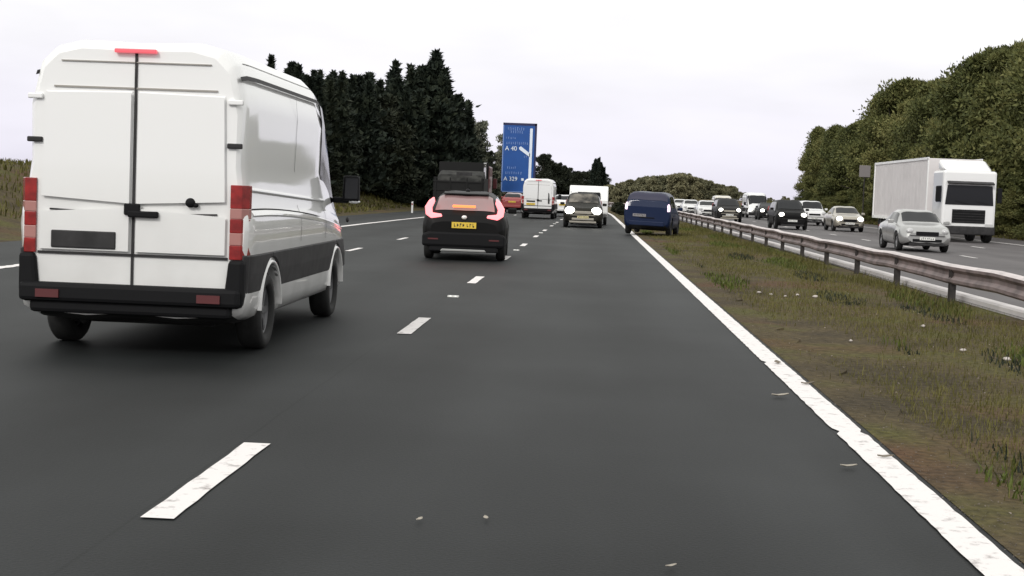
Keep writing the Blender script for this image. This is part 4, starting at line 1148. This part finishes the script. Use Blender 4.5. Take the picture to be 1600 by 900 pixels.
# far wooded rise
far = []
for i in range(58):
    x = 4+i*.75+rnd.uniform(-1, 1); y = 365+rnd.uniform(-25, 40)
    t = (x-4)/42.
    hh = np.interp(x, [4, 9, 15, 22, 27, 31, 36, 42, 48], [3.8, 4.6, 6.0, 6.9, 6.0, 5.3, 4.2, 2.4, 1.6])*rnd.uniform(.88, 1.08)
    tree(rnd.choice(('d0', 'd1')), x*y/370, y, hh, 'olive brown tree in the far wooded rise beyond the traffic', 'trees of the far wooded rise', 'far_tree')
# right-hand wood
for i in range(64):
    y = 78+i*1.72+rnd.uniform(-1, 1); row = i % 3
    x = 27.3+row*2.6+rnd.uniform(-.6, .6)
    hh = np.interp(y, [80, 125, 150, 187], [11.6, 12.1, 10.6, 9.0])*rnd.uniform(.84, 1.08)
    x += 0
    tree(rnd.choice(('b0', 'b1', 'b2')), x, y, hh, 'leafy olive green tree in the wood right of the far carriageway', 'trees of the right-hand wood', 'leafy_tree')
for i in range(14):
    y = 240+i*9; x = 31+rnd.uniform(-1, 3)+i*.6
    tree(rnd.choice(('d0', 'd1')), x, y, rnd.uniform(1.5, 2.6), 'low dusky bush beyond the end of the right-hand wood', 'bushes beyond the right-hand wood', 'roadside_bush', cat='bush')
# low undergrowth filling the foot of both woods
M_b = None
def under(label, group, pts_, key):
    for x, y, h in pts_: tree(key, x, y, h, label, group, 'undergrowth_bush', cat='bush', wide=1.6)
under('low leafy bush at the foot of the right-hand wood', 'bushes at the foot of the right-hand wood', [(24.6+rnd.uniform(-.3, .5), 80+i*5.6, rnd.uniform(1.8, 3)) for i in range(19)], 'b1')
under('low dark bush at the foot of the left conifers', 'bushes at the foot of the left conifers', [(-16.6, 72, 2.2), (-16.2, 79, 2.4), (-16.2, 86, 2.6), (-15.9, 92, 2.4), (-14.0, 112, 2.6), (-12.9, 117, 2.8), (-12.2, 122, 2.6), (-11.6, 128, 2.6), (-11.6, 135, 2.8), (-11.9, 142, 2.8), (-12.4, 150, 2.6), (-12.8, 158, 2.8)], 'k0')
under('low dark bush on the central verge far beyond the blue people carrier', 'bushes on the far central verge', [(2.7, 122, .75), (3.1, 131, .8), (2.6, 139, .9), (3.0, 148, .9)], 'k1')
blades('verge_grass', 16000, lambda r: (r.uniform(2.05, 5.2), 6.5+(r.random()**1.3)*9), lambda r, y: r.uniform(.012, .045), .0018, 'blade', 'sparse short grass at the near edge of the verge', 9,
       lambda x, y, r: clump(x*1.7, y*2.3)+r.uniform(-1.2, 1.2) > -.3)
b = B(); rnd = random.Random(77)
for i in range(2200):
    y = 6+(rnd.random()**1.5)*22; x = 1.93+abs(rnd.gauss(0, .22)); s_ = rnd.uniform(.003, .010)
    v = [Vector((rnd.uniform(-1, 1), rnd.uniform(-1, 1), rnd.uniform(0, 1))).normalized()*s_ for _ in range(4)]
    b.add([(x+q.x, y+q.y, q.z+.006) for q in v], [(0, 1, 2), (0, 2, 3), (0, 3, 1), (1, 3, 2)])
tag(b.build('grit', mat('dark_grit', (.12, .10, .085), .9, var=.6, scale=6)), 'fine grit gathered along the outside of the white edge line', 'grit', kind='stuff')
blades('tall_weeds', 5200, lambda r: (5.9-abs(r.gauss(0, .55)), 7+(r.random()**1.4)*75), lambda r, y: r.uniform(.08, .24), .004, 'blade', 'taller straggling weeds along the foot of the crash barrier', 12,
       lambda x, y, r: clump(x+2, y*1.7) > .3)
blades('dark_weeds', 5000, lambda r: (r.uniform(2.6, 5.2), 8+(r.random()**1.3)*35), lambda r, y: r.uniform(.03, .10), .006, 'darkleaf', 'dark low clumps of weed on the central verge', 13,
       lambda x, y, r: clump(x*1.3+5, y*1.4+2) > 1.5)
